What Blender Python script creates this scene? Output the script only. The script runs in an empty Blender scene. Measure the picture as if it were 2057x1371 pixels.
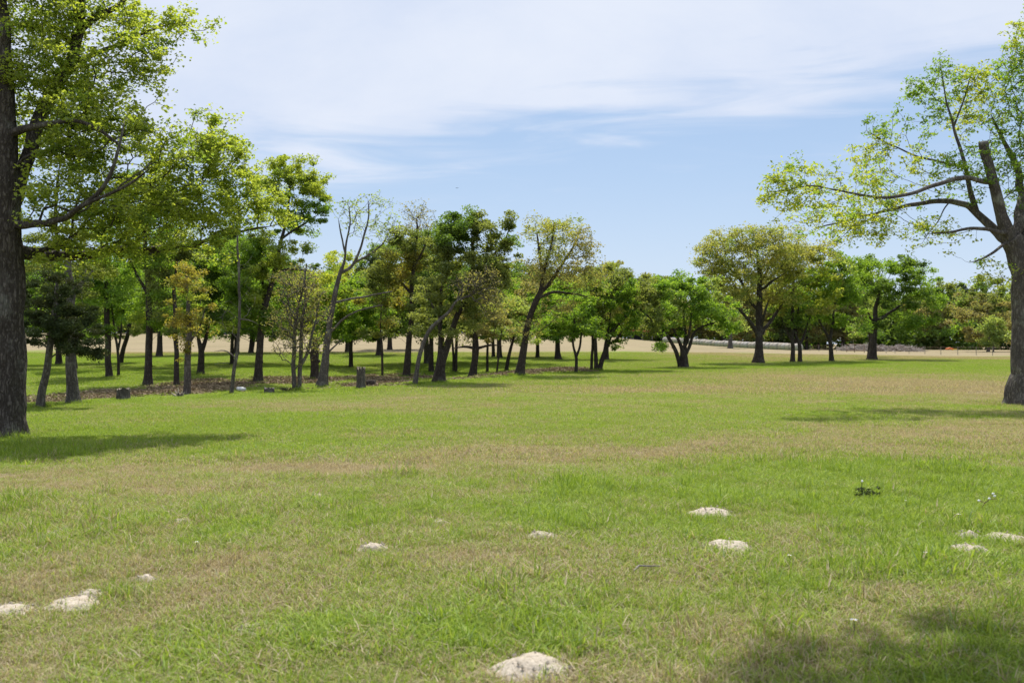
import bpy, math, random
import numpy as np
from mathutils import Vector
rng = np.random.default_rng(7)
random.seed(7)
C = bpy.context.scene
COL = C.collection
R = math.radians

# ------------------------------------------------------------------ camera, light, sky
FPX, CX, HY, EYE = 2000.0, 1028.5, 690.0, 1.6        # focal length in photo pixels, centre column, horizon row, eye height
cam = bpy.data.cameras.new('camera')
cam.lens = 35.0; cam.sensor_width = 36.0 * 2057 / 2057
cam.lens = 36.0 * FPX / 2057
cam.shift_y = 4.5 / 2057
cam.clip_start = 0.1; cam.clip_end = 6000
co = bpy.data.objects.new('camera', cam); COL.objects.link(co)
co.location = (0, 0, EYE); co.rotation_euler = (R(90), 0, 0)
C.camera = co
cam.dof.use_dof = True; cam.dof.focus_distance = 17.0; cam.dof.aperture_fstop = 3.2

SUN_EL, SUN_AZ = 60.0, 5.0                          # azimuth from +Y towards +X
sd = Vector((math.sin(R(SUN_AZ)) * math.cos(R(SUN_EL)), math.cos(R(SUN_AZ)) * math.cos(R(SUN_EL)), math.sin(R(SUN_EL))))
sl = bpy.data.lights.new('sun', 'SUN'); sl.energy = 4.9; sl.angle = R(0.6); sl.color = (1.0, 0.955, 0.88)
so = bpy.data.objects.new('sun', sl); COL.objects.link(so)
so.rotation_euler = sd.to_track_quat('Z', 'Y').to_euler()
so.location = (0, 0, 40)

C.view_settings.view_transform = 'Standard'; C.view_settings.look = 'None'
C.view_settings.gamma = 1.0; C.view_settings.use_curve_mapping = False
C.view_settings.exposure = 0.45
C.cycles.max_bounces = 7; C.cycles.diffuse_bounces = 4; C.cycles.glossy_bounces = 2
C.cycles.transmission_bounces = 5; C.cycles.transparent_max_bounces = 6
C.cycles.use_denoising = True
C.cycles.caustics_reflective = False; C.cycles.caustics_refractive = False

class NT:
    """small wrapper for building node trees"""
    def __init__(s, tree): s.t = tree; s.n = tree.nodes; s.l = tree.links
    def node(s, typ, **kw):
        nd = s.n.new(typ)
        for k, v in kw.items(): setattr(nd, k, v)
        return nd
    def put(s, inp, v):
        if isinstance(v, bpy.types.NodeSocket): s.l.new(v, inp)
        elif v is not None: inp.default_value = v
    def m(s, op, a, b=None, c=None, clamp=False):
        nd = s.n.new('ShaderNodeMath'); nd.operation = op; nd.use_clamp = clamp
        s.put(nd.inputs[0], a)
        if b is not None: s.put(nd.inputs[1], b)
        if c is not None: s.put(nd.inputs[2], c)
        return nd.outputs[0]
    def sm(s, v, a, b, lo=0.0, hi=1.0):
        nd = s.n.new('ShaderNodeMapRange'); nd.interpolation_type = 'SMOOTHSTEP'
        s.put(nd.inputs[0], v); nd.inputs[1].default_value = a; nd.inputs[2].default_value = b
        nd.inputs[3].default_value = lo; nd.inputs[4].default_value = hi
        return nd.outputs[0]
    def noise(s, vec, scale, detail=4.0, rough=0.55, dist=0.0):
        nd = s.n.new('ShaderNodeTexNoise'); s.put(nd.inputs['Vector'], vec)
        nd.inputs['Scale'].default_value = scale; nd.inputs['Detail'].default_value = detail
        nd.inputs['Roughness'].default_value = rough; nd.inputs['Distortion'].default_value = dist
        return nd.outputs['Fac']
    def mix(s, f, a, b, typ='MIX'):
        nd = s.n.new('ShaderNodeMix'); nd.data_type = 'RGBA'; nd.blend_type = typ
        s.put(nd.inputs[0], f)
        for i, v in ((6, a), (7, b)):
            if isinstance(v, tuple) and len(v) == 3: v = v + (1.0,)
            s.put(nd.inputs[i], v)
        return nd.outputs[2]
    def xyz(s, x, y, z):
        nd = s.n.new('ShaderNodeCombineXYZ')
        for i, v in enumerate((x, y, z)): s.put(nd.inputs[i], v)
        return nd.outputs[0]

w = bpy.data.worlds.new('World'); C.world = w; w.use_nodes = True
w.node_tree.nodes.clear()
T = NT(w.node_tree)
sky = T.node('ShaderNodeTexSky', sky_type='NISHITA', sun_disc=False)
sky.sun_elevation = R(SUN_EL); sky.sun_rotation = R(SUN_AZ)
sky.altitude = 200; sky.air_density = 1.0; sky.dust_density = 0.6; sky.ozone_density = 1.6
tc = T.node('ShaderNodeTexCoord')
sep = T.node('ShaderNodeSeparateXYZ'); T.l.new(tc.outputs['Generated'], sep.inputs[0])
dx, dy, dz = sep.outputs
hor = T.m('SQRT', T.m('ADD', T.m('MULTIPLY', dx, dx), T.m('MULTIPLY', dy, dy)))
elv = T.m('DIVIDE', dz, T.m('MAXIMUM', hor, 0.02))         # tangent of the elevation
azi = T.m('ARCTAN2', dx, dy)
zc = T.m('ADD', T.m('MAXIMUM', dz, 0.0), 0.10)
cp = T.xyz(T.m('DIVIDE', dx, zc), T.m('MULTIPLY', T.m('DIVIDE', dy, zc), 1.0), 0.0)   # the cloud sheet seen in perspective
n1 = T.noise(T.xyz(T.m('MULTIPLY', azi, 1.0), T.m('MULTIPLY', elv, 3.2), 1.7), 3.0, 4.0, 0.5, 0.3)
n2 = T.noise(T.xyz(T.m('ADD', azi, T.m('MULTIPLY', elv, -0.5)), T.m('MULTIPLY', elv, 8.0), 3.1), 5.0, 6.0, 0.55, 0.6)
n3 = T.noise(cp, 0.55, 7.0, 0.6, 0.4)
edge = T.m('ADD', T.m('MULTIPLY', T.m('SINE', azi), 0.09), 0.205)        # height of the cloud bank's lower edge
h1 = T.m('SUBTRACT', elv, edge)
h2 = T.m('ADD', h1, T.m('MULTIPLY', T.m('SUBTRACT', n1, 0.5), 0.11))
h3 = T.m('ADD', h2, T.m('MULTIPLY', T.m('SUBTRACT', n2, 0.5), 0.15))
bank = T.sm(h3, -0.030, 0.045)
thick = T.sm(n3, 0.20, 0.58, 0.78, 1.0)
cl = T.m('MULTIPLY', bank, thick)
wisp = T.m('MULTIPLY', T.sm(n2, 0.53, 0.80), T.sm(h1, -0.10, 0.0))
cl = T.m('MULTIPLY', T.m('MAXIMUM', cl, T.m('MULTIPLY', wisp, 0.8)), 0.93, clamp=True)
skym = T.mix(1.0, sky.outputs[0], (1.0, 1.0, 1.0), 'MULTIPLY')
bw = T.node('ShaderNodeVectorMath', operation='SCALE'); T.l.new(skym, bw.inputs[0]); bw.inputs[3].default_value = 0.085
haze_low = T.sm(elv, 0.0, 0.30, 0.82, 0.50)
base = T.mix(haze_low, bw.outputs[0], T.mix(T.sm(elv, 0.0, 0.22), (0.47, 0.555, 0.70), (0.34, 0.455, 0.645)))
cloudc = T.mix(T.sm(n3, 0.3, 0.7), (0.50, 0.56, 0.69), (0.62, 0.655, 0.73))
allc = T.mix(cl, base, cloudc)
bg = T.node('ShaderNodeBackground'); T.l.new(allc, bg.inputs[0]); bg.inputs[1].default_value = 1.0
wo = T.node('ShaderNodeOutputWorld'); T.l.new(bg.outputs[0], wo.inputs[0])

# ------------------------------------------------------------------ helpers
def tag(o, label=None, cat=None, group=None, kind=None):
    if label: o['label'] = label
    if cat: o['category'] = cat
    if group: o['group'] = group
    if kind: o['kind'] = kind
    return o
def empty(name, loc, rz=0.0):
    o = bpy.data.objects.new(name, None); COL.objects.link(o); o.location = loc; o.rotation_euler = (0, 0, rz)
    o.empty_display_size = 0.3
    return o
def link(name, me, parent=None):
    o = bpy.data.objects.new(name, me); COL.objects.link(o)
    if parent: o.parent = parent
    return o
def npmesh(name, V, loops, sizes, mat=None, attrs=None, smooth=False):
    """mesh from numpy: V (n,3), flat loop indices, face sizes, attrs {name: per-face floats}"""
    me = bpy.data.meshes.new(name)
    V = np.asarray(V, np.float32); loops = np.asarray(loops, np.int32); sizes = np.asarray(sizes, np.int32)
    me.vertices.add(len(V)); me.vertices.foreach_set('co', V.ravel())
    me.loops.add(len(loops)); me.loops.foreach_set('vertex_index', loops)
    me.polygons.add(len(sizes))
    st = np.zeros(len(sizes), np.int32); st[1:] = np.cumsum(sizes)[:-1]
    me.polygons.foreach_set('loop_start', st); me.polygons.foreach_set('loop_total', sizes)
    me.polygons.foreach_set('use_smooth', np.full(len(sizes), smooth))
    if attrs:
        for k, (dom, v) in attrs.items():
            a = me.attributes.new(k, 'FLOAT', dom); a.data.foreach_set('value', np.asarray(v, np.float32))
    me.update(calc_edges=True)
    if mat: me.materials.append(mat)
    return me
class MB:
    """collects boxes, tubes and lathes; build() links them as one mesh object"""
    def __init__(s): s.v = []; s.f = []
    def add(s, vs, fs):
        b = len(s.v); s.v += [tuple(p) for p in vs]; s.f += [tuple(b + i for i in f) for f in fs]
    def box(s, c, d, rz=0.0, taper=1.0):
        ca, sa = math.cos(rz), math.sin(rz); vs = []
        for z in (-1, 1):
            k = taper if z > 0 else 1.0
            for x, y in ((-1, -1), (1, -1), (1, 1), (-1, 1)):
                px, py = x * d[0] / 2 * k, y * d[1] / 2 * k
                vs.append((c[0] + px * ca - py * sa, c[1] + px * sa + py * ca, c[2] + z * d[2] / 2))
        s.add(vs, [(3, 2, 1, 0), (4, 5, 6, 7), (0, 1, 5, 4), (1, 2, 6, 5), (2, 3, 7, 6), (3, 0, 4, 7)])
    def tube(s, pts, rad, n=6, cap=True, seed=0, jit=0.0):
        rr = random.Random(seed); pts = [Vector(p) for p in pts]; m = len(pts)
        if not hasattr(rad, '__len__'): rad = [rad] * m
        vs = []
        for i, p in enumerate(pts):
            t = (pts[min(i + 1, m - 1)] - pts[max(i - 1, 0)]).normalized()
            ref = Vector((0, 0, 1)) if abs(t.z) < 0.8 else Vector((1, 0, 0))
            u = t.cross(ref).normalized(); q = t.cross(u)
            for k in range(n):
                a = 2 * math.pi * k / n; r = rad[i] * (1 + jit * (rr.random() * 2 - 1))
                vs.append(p + u * math.cos(a) * r + q * math.sin(a) * r)
        fs = [(i * n + k, i * n + (k + 1) % n, (i + 1) * n + (k + 1) % n, (i + 1) * n + k) for i in range(m - 1) for k in range(n)]
        if cap: fs += [tuple(range(n))[::-1], tuple((m - 1) * n + k for k in range(n))]
        s.add(vs, fs)
    def build(s, name, mat, parent=None, smooth=False):
        me = bpy.data.meshes.new(name); me.from_pydata(s.v, [], s.f); me.update()
        me.materials.append(mat)
        if smooth: me.polygons.foreach_set('use_smooth', [True] * len(me.polygons))
        return link(name, me, parent)

def vnoise(x, y, seed=0):
    x = np.asarray(x, float); y = np.asarray(y, float)
    xi = np.floor(x).astype(np.int64); yi = np.floor(y).astype(np.int64)
    fx = x - xi; fy = y - yi; fx = fx * fx * (3 - 2 * fx); fy = fy * fy * (3 - 2 * fy)
    def h(a, b):
        n = (a * 374761393 + b * 668265263 + seed * 974634777) & 0xffffffff
        n = ((n ^ (n >> 13)) * 1274126177) & 0xffffffff
        return ((n ^ (n >> 16)) & 0xffff) / 65535.0
    return (h(xi, yi) * (1 - fx) + h(xi + 1, yi) * fx) * (1 - fy) + (h(xi, yi + 1) * (1 - fx) + h(xi + 1, yi + 1) * fx) * fy
def fbm(x, y, seed=0, octv=4, g=0.5):
    s = 0.0; a = 1.0; t = 0.0
    for i in range(octv):
        s = s + a * vnoise(x * 2 ** i + 17.3 * i, y * 2 ** i - 9.1 * i, seed + i); t += a; a *= g
    return s / t
def ss(a, b, x):
    t = np.clip((np.asarray(x, float) - a) / (b - a), 0, 1); return t * t * (3 - 2 * t)

# ------------------------------------------------------------------ terrain
EX = [-60, -20, -12.1, -11, -9.7, -7.2, -5.3, -2.7, 0.4, 3.8, 14, 40]
EY = [14, 21, 25, 28.3, 30, 33.7, 35.6, 42, 51.6, 57, 66, 92]
def edge_y(X): return np.interp(X, EX, EY)            # the edge between the open meadow and the grove
def height(X, Y):
    X = np.asarray(X, float); Y = np.asarray(Y, float)
    rise = np.interp(Y, [0, 70, 100, 130, 200, 300, 400, 600, 4000], [0, 0, 0.30, 0.80, 2.3, 4.6, 5.3, 5.5, 5.5])
    wx = 1 - ss(12, 66, X)
    z = rise * wx + ss(150, 300, Y) * 0.2
    t = Y - edge_y(X)
    dip = ss(0.0, 9.0, t) * (1 - ss(16, 40, t)) * (1 - ss(-5.0, 3.0, X)) * (1 - ss(60, 90, Y))
    z = z - 0.40 * dip
    z = z + (fbm(X * 0.12, Y * 0.12, 3, 3) - 0.5) * 0.10 * ss(4, 14, np.hypot(X, Y)) + (vnoise(X * 1.7, Y * 1.7, 9) - 0.5) * 0.022
    return z
def at(px, py):
    """the ground point seen at a pixel of the photograph"""
    sx = (px - CX) / FPX; sz = (HY - py) / FPX
    Y = 2.0
    prev = Y
    while Y < 900:
        if EYE + sz * Y <= float(height(sx * Y, Y)): break
        prev = Y; Y *= 1.01
    a, b = prev, Y
    for _ in range(20):
        m = (a + b) / 2
        if EYE + sz * m <= float(height(sx * m, m)): b = m
        else: a = m
    return Vector((sx * b, b, float(height(sx * b, b))))
def on(X, Y): return Vector((X, Y, float(height(X, Y))))

# how dry (straw coloured) the sward is: patches placed in the field (centre px of the photo turned into world metres)
DRY = []
def dryp(px, py, hw, hh, amp, shear=0.0):
    Yc = EYE * FPX / (py - HY); Xc = (px - CX) / FPX * Yc
    Yn = EYE * FPX / (py + hh - HY); Yf = EYE * FPX / max(py - hh - HY, 4)
    DRY.append((Xc, Yc, hw / FPX * Yc, (Yf - Yn) / 2, amp, shear))
for a in [(120, 985, 420, 32, .36), (480, 945, 420, 22, .24), (760, 935, 260, 20, .34), (1120, 918, 320, 20, .42), (1500, 900, 500, 24, .42), (1900, 868, 420, 26, .55),
          (1750, 765, 420, 26, .45), (1950, 780, 260, 30, .30), (1250, 778, 360, 16, .22), (620, 815, 330, 9, .55), (900, 800, 200, 7, .25), (250, 1160, 330, 75, .26), (60, 1290, 220, 80, .30), (420, 1250, 170, 60, .12),
          (1330, 1150, 300, 40, .10), (930, 1120, 240, 40, .18), (950, 1330, 330, 70, .22), (1850, 1220, 200, 60, .2), (1450, 1290, 220, 40, .15),
          (200, 905, 500, 16, -.22), (350, 860, 420, 20, -.22), (1450, 985, 420, 34, -.38), (1850, 965, 300, 34, -.42), (800, 1045, 380, 45, -.22), (1900, 1060, 250, 60, -.20),
          (850, 1270, 190, 60, -.35), (1700, 1120, 300, 60, -.16), (1150, 1030, 240, 40, -.22), (260, 1060, 260, 30, -.18), (1200, 1240, 200, 60, -.14),
          (1500, 840, 420, 14, -.18), (1300, 748, 300, 7, -.25), (1800, 735, 300, 6, -.25)]:
    dryp(*a)
def dry(X, Y):
    X = np.asarray(X, float); Y = np.asarray(Y, float)
    d = np.full(X.shape, 0.31)
    for (cx, cy, sx, sy, amp, sh) in DRY:
        d = d + amp * np.exp(-((X - cx) / sx) ** 2 - ((Y - cy) / sy) ** 2)
    d = d + (fbm(X * 0.28, Y * 0.20, 21, 5, 0.62) - 0.5) * 0.95 + (fbm(X * 1.6, Y * 1.1, 31, 4, .65) - 0.5) * 0.95
    t = Y - edge_y(X)
    band = np.exp(-((t + 1.0) / 2.6) ** 2) * (1 - ss(20, 40, X)); d = d - band * 0.45        # fresh strip along the grove's edge
    far = ss(98, 126, Y + (fbm(X * .05, Y * .03, 41, 3) - .5) * 50 + (fbm(X * .3, Y * .1, 42, 3) - .5) * 20)
    grove = ss(2, 8, t) * (1 - ss(2, 22, X)) * (1 - far)
    d = d * (1 - grove) + grove * (0.12 + (fbm(X * .2, Y * .12, 45, 3) - .5) * .5)
    rf = ss(10, 26, X) * ss(-2, 8, t) * ss(72, 88, Y)
    d = d + rf * 0.40
    d = d * (1 - far) + far * (0.90 + (fbm(X * .06, Y * .025, 51, 5, .6) - .5) * .7)
    # green strip along the bales and the fence
    ub = np.clip(((X - 55.5) * -16.5 + (Y - 193) * 63) / (16.5 ** 2 + 63 ** 2), 0, 1); db = np.hypot(X - (55.5 - 16.5 * ub), Y - (193 + 63 * ub))
    d = d - 1.0 * np.exp(-(db / 4.5) ** 2)
    uf = np.interp(Y, [120, 131, 143, 156, 166, 178, 186], [66.1, 65.6, 64.0, 62.2, 60.5, 58.0, 55.7]); d = d - .5 * np.exp(-((X - uf + 1.0) / 1.6) ** 2) * ss(118, 124, Y) * (1 - ss(186, 190, Y))
    return np.clip(d, 0, 1)
def litter(X, Y):
    X = np.asarray(X, float); Y = np.asarray(Y, float)
    t = Y - edge_y(X)
    n = fbm(X * .35, Y * .16, 61, 4)
    t = t + (fbm(X * .5, Y * .4, 63, 3) - .5) * 9
    m = ss(1.5, 7, t) * (1 - ss(20, 32, t)) * ss(-19, -14, X) * (1 - ss(-6.5, -3.0, X)) * ss(.40, .58, n)
    m2 = ss(-.5, 2, t) * (1 - ss(7, 12, t)) * ss(-5, -3, X) * (1 - ss(3.0, 6.0, X)) * ss(.42, .58, n) * .8
    return np.clip(m + m2, 0, 1)

# ------------------------------------------------------------------ materials
def newmat(name):
    m = bpy.data.materials.new(name); m.use_nodes = True; m.node_tree.nodes.clear()
    t = NT(m.node_tree); out = t.node('ShaderNodeOutputMaterial'); return m, t, out
def principled(t, out, col, rough=0.8, bump=None, bstr=0.3, bdist=0.02, spec=0.3, metal=0.0):
    p = t.node('ShaderNodeBsdfPrincipled'); t.put(p.inputs['Base Color'], col if not (isinstance(col, tuple) and len(col) == 3) else col + (1.0,))
    t.put(p.inputs['Roughness'], rough); p.inputs['Specular IOR Level'].default_value = spec; p.inputs['Metallic'].default_value = metal
    if bump is not None:
        b = t.node('ShaderNodeBump'); b.inputs['Strength'].default_value = bstr; b.inputs['Distance'].default_value = bdist
        t.l.new(bump, b.inputs['Height']); t.l.new(b.outputs[0], p.inputs['Normal'])
    t.l.new(p.outputs[0], out.inputs[0]); return p
def attr(t, name, typ='GEOMETRY'):
    a = t.node('ShaderNodeAttribute', attribute_type=typ, attribute_name=name); return a.outputs['Fac']

def leafmat(name, c1, c2, c3, transl=0.5, gloss=0.06):
    transl = min(.68, transl + .13) if transl > .3 else transl
    m, t, out = newmat(name)
    r = attr(t, 'rnd'); cl_ = attr(t, 'clump')
    col = t.mix(r, c1, c2); col = t.mix(t.sm(cl_, .45, 1.0, 0, .8), col, c3)
    d = t.node('ShaderNodeBsdfDiffuse'); t.l.new(col, d.inputs[0])
    tr = t.node('ShaderNodeBsdfTranslucent'); t.l.new(t.mix(1.0, col, (1.25, 1.2, .55), 'MULTIPLY'), tr.inputs[0])
    mx = t.node('ShaderNodeMixShader'); mx.inputs[0].default_value = transl
    t.l.new(d.outputs[0], mx.inputs[1]); t.l.new(tr.outputs[0], mx.inputs[2])
    g = t.node('ShaderNodeBsdfGlossy'); g.inputs['Roughness'].default_value = .5; g.inputs[0].default_value = (1, 1, 1, 1)
    m2 = t.node('ShaderNodeMixShader'); m2.inputs[0].default_value = gloss * .4
    t.l.new(mx.outputs[0], m2.inputs[1]); t.l.new(g.outputs[0], m2.inputs[2]); t.l.new(m2.outputs[0], out.inputs[0])
    return m
LEAF = {
    'lime':   leafmat('lime_leaf', (.27, .35, .055), (.40, .46, .09), (.17, .27, .045), .52, .07),
    'green':  leafmat('fresh_green_leaf', (.15, .27, .035), (.26, .38, .055), (.10, .20, .025), .52),
    'deep':   leafmat('deep_green_leaf', (.11, .19, .035), (.18, .27, .05), (.07, .14, .025), .5),
    'olive':  leafmat('olive_leaf', (.17, .21, .065), (.27, .31, .10), (.12, .17, .045), .5),
    'gold':   leafmat('golden_leaf', (.25, .215, .045), (.34, .31, .075), (.20, .24, .05), .5),
    'bronze': leafmat('bronze_leaf', (.27, .28, .075), (.38, .38, .12), (.20, .29, .07), .5),
    'cedar':  leafmat('cedar_foliage', (.035, .055, .022), (.075, .10, .04), (.055, .06, .025), .2, .03),
    'spring': leafmat('young_spring_leaf', (.27, .36, .055), (.44, .46, .08), (.16, .31, .05), .52),
    'pale':   leafmat('pale_green_leaf', (.25, .33, .09), (.36, .43, .14), (.16, .27, .06), .5, .07),
    'drab':   leafmat('drab_olive_leaf', (.22, .21, .085), (.31, .28, .13), (.17, .20, .07), .48),
}
def barkmat(name, c1, c2, sc=1.0, bstr=.8, lichen=.25):
    m, t, out = newmat(name)
    tcn = t.node('ShaderNodeTexCoord'); mp = t.node('ShaderNodeMapping'); t.l.new(tcn.outputs['Object'], mp.inputs[0])
    mp.inputs['Scale'].default_value = (9 * sc, 9 * sc, 1.6 * sc)
    wn = t.node('ShaderNodeTexNoise'); t.l.new(tcn.outputs['Object'], wn.inputs['Vector']); wn.inputs['Scale'].default_value = 7.0; wn.inputs['Detail'].default_value = 4.0
    wv = t.node('ShaderNodeVectorMath', operation='MULTIPLY_ADD'); t.l.new(wn.outputs['Color'], wv.inputs[0]); wv.inputs[1].default_value = (1.6, 1.6, 1.2); t.l.new(mp.outputs[0], wv.inputs[2])
    n = t.noise(mp.outputs[0], 3.0, 6, .65, .5); n2 = t.noise(tcn.outputs['Object'], 2.2, 4, .6)
    v = t.node('ShaderNodeTexVoronoi', feature='DISTANCE_TO_EDGE'); t.l.new(wv.outputs[0], v.inputs['Vector']); v.inputs['Scale'].default_value = 1.5
    crack = t.m('ADD', t.m('MULTIPLY', t.sm(v.outputs['Distance'], 0.0, 0.30), .7), t.m('MULTIPLY', t.sm(n2, .3, .7), .3))
    f = t.m('MULTIPLY', t.sm(n, .3, .7), crack)
    col = t.mix(f, c1, c2); col = t.mix(t.sm(n2, .52, .72, 0, lichen), col, (.34, .36, .30))
    principled(t, out, col, .92, t.m('ADD', t.m('MULTIPLY', crack, .6), n), bstr, .03, .1)
    return m
BARK = {'dark': barkmat('dark_bark', (.035, .028, .024), (.12, .10, .085), lichen=.12), 'grey': barkmat('grey_bark', (.07, .06, .055), (.24, .215, .19), lichen=.35),
        'furrowed': barkmat('furrowed_bark', (.04, .033, .028), (.19, .165, .145), 1.3, 1.0, .25)}

def simple(name, c1, c2, sc=8, rough=.8, bstr=.3, dist=.01, metal=0.0, spec=.3, detail=6):
    m, t, out = newmat(name); tcn = t.node('ShaderNodeTexCoord'); n = t.noise(tcn.outputs['Object'], sc, detail, .62)
    principled(t, out, t.mix(t.sm(n, .3, .7), c1, c2), rough, n, bstr, dist, spec, metal); return m

# ground: soil and thatch under the blades, the sward's own colour further out
GM, t, out = newmat('meadow_ground')
geo = t.node('ShaderNodeNewGeometry'); P = geo.outputs['Position']
spx = t.node('ShaderNodeSeparateXYZ'); t.l.new(P, spx.inputs[0])
dr = attr(t, 'dry'); li = attr(t, 'litter'); bare = attr(t, 'bare')
nf = t.noise(P, 9.0, 8, .72); nm = t.noise(P, 1.4, 5, .6); nff = t.noise(P, 45.0, 4, .7)
stw = t.node('ShaderNodeVectorMath', operation='MULTIPLY'); t.l.new(P, stw.inputs[0]); stw.inputs[1].default_value = (.08, .30, .1)
d2 = t.m('ADD', t.m('ADD', dr, t.m('MULTIPLY', t.m('SUBTRACT', nf, .5), .9)), t.m('MULTIPLY', t.m('SUBTRACT', t.noise(stw.outputs[0], 1.0, 6, .65), .5), .8), clamp=True)
green = t.mix(t.sm(nm, .3, .7), (.13, .19, .026), (.175, .225, .04))
stv = t.node('ShaderNodeVectorMath', operation='MULTIPLY'); t.l.new(P, stv.inputs[0]); stv.inputs[1].default_value = (.10, .45, .1)
nst = t.noise(stv.outputs[0], 1.0, 7, .7)
tan = t.mix(t.sm(t.m('ADD', t.m('MULTIPLY', nf, .5), t.m('MULTIPLY', nst, .6)), .38, .74), (.18, .15, .09), (.32, .262, .165))
sward = t.mix(t.sm(d2, .15, .85), green, tan)
soil = t.mix(t.sm(nff, .3, .7), (.09, .075, .035), (.23, .185, .11))
near = t.sm(spx.outputs[1], 14.0, 75.0)
col = t.mix(near, t.mix(.45, soil, sward), sward)
col = t.mix(li, col, t.mix(t.sm(nf, .35, .65), (.14, .11, .06), (.29, .235, .14)))
principled(t, out, col, .95, t.m('ADD', nf, t.m('MULTIPLY', nff, .4)), .7, .05, .05)

# grass blades: straw or green according to how dry the spot is
GB, t, out = newmat('grass_blade')
rn = attr(t, 'rnd'); hh = attr(t, 'hue'); dri = attr(t, 'dry', 'INSTANCER')
f = t.sm(t.m('SUBTRACT', dri, rn), -.06, .06)
gcol = t.mix(hh, (.145, .24, .020), (.38, .475, .065))
gcol = t.mix(t.sm(hh, .9, 1.0), gcol, (.24, .33, .19))
scol = t.mix(hh, (.24, .185, .10), (.58, .49, .33))
col = t.mix(f, gcol, scol)
d = t.node('ShaderNodeBsdfDiffuse'); t.l.new(col, d.inputs[0])
tr = t.node('ShaderNodeBsdfTranslucent'); t.l.new(t.mix(1.0, col, (1.15, 1.15, .7), 'MULTIPLY'), tr.inputs[0])
mx = t.node('ShaderNodeMixShader'); mx.inputs[0].default_value = .42
t.l.new(d.outputs[0], mx.inputs[1]); t.l.new(tr.outputs[0], mx.inputs[2])
g = t.node('ShaderNodeBsdfGlossy'); g.inputs['Roughness'].default_value = .55; g.inputs[0].default_value = (1, 1, 1, 1)
m2 = t.node('ShaderNodeMixShader'); m2.inputs[0].default_value = .015
t.l.new(mx.outputs[0], m2.inputs[1]); t.l.new(g.outputs[0], m2.inputs[2]); t.l.new(m2.outputs[0], out.inputs[0])

# sandy mounds
SM, t, out = newmat('pale_sandy_soil')
geo = t.node('ShaderNodeNewGeometry'); n = t.noise(geo.outputs['Position'], 60, 6, .7); n2_ = t.noise(geo.outputs['Position'], 9, 4, .6)
col = t.mix(t.sm(n, .3, .7), (.33, .285, .225), (.56, .495, .41)); col = t.mix(t.sm(n2_, .45, .8, 0, .5), col, (.40, .32, .23))
principled(t, out, col, .95, n, .9, .012, .05)

M = {
    'cutwood': simple('weathered_cut_wood', (.30, .25, .20), (.50, .43, .35), 14),
    'hay': None,
    'stone': simple('pale_stone', (.55, .54, .52), (.75, .74, .72), 10),
    'rust': simple('rusty_red_metal', (.20, .055, .03), (.42, .13, .06), 3, .7),
    'roofgrey': simple('grey_metal_roof', (.42, .45, .50), (.62, .65, .70), 2, .45, .1),
    'wallgrey': simple('dark_grey_wall', (.10, .11, .13), (.18, .19, .22), 3),
    'white': simple('white_painted_metal', (.70, .71, .73), (.82, .82, .82), 3, .4, .05),
    'glass': simple('dark_window_glass', (.02, .025, .03), (.03, .035, .045), 3, .12, .0, spec=.6),
    'tyre': simple('black_rubber', (.02, .02, .02), (.035, .035, .035), 20),
    'iron': simple('rusty_iron', (.10, .06, .04), (.24, .15, .10), 20, .7),
    'post': simple('grey_fence_post', (.16, .14, .12), (.30, .27, .23), 14),
    'blue': simple('faded_blue_paint', (.10, .14, .24), (.16, .21, .33), 3, .5),
    'orange': simple('orange_paint', (.65, .14, .03), (.75, .22, .05), 3, .5),
    'twig': simple('dead_grey_wood', (.20, .17, .15), (.44, .39, .35), 4),
    'weed': simple('dark_weed_leaf', (.03, .06, .025), (.07, .11, .05), 20),
    'petal': simple('white_petal', (.75, .75, .78), (.85, .85, .85), 20),
    'flower_yellow': simple('yellow_petal', (.7, .45, .04), (.8, .6, .06), 20),
}
HM, t, out = newmat('weathered_hay')
tcn = t.node('ShaderNodeTexCoord'); mp = t.node('ShaderNodeMapping'); t.l.new(tcn.outputs['Object'], mp.inputs[0]); mp.inputs['Scale'].default_value = (9, 1.5, 1.5)
n = t.noise(mp.outputs[0], 3, 6, .7); nb = t.noise(tcn.outputs['Object'], 1.3, 3)
oi = t.node('ShaderNodeObjectInfo')
col = t.mix(t.sm(n, .3, .7), (.20, .19, .18), (.46, .435, .41)); col = t.mix(t.m('MULTIPLY', oi.outputs['Random'], .55), col, (.36, .30, .22))
principled(t, out, col, .95, n, .8, .05, .05); M['hay'] = HM

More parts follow.
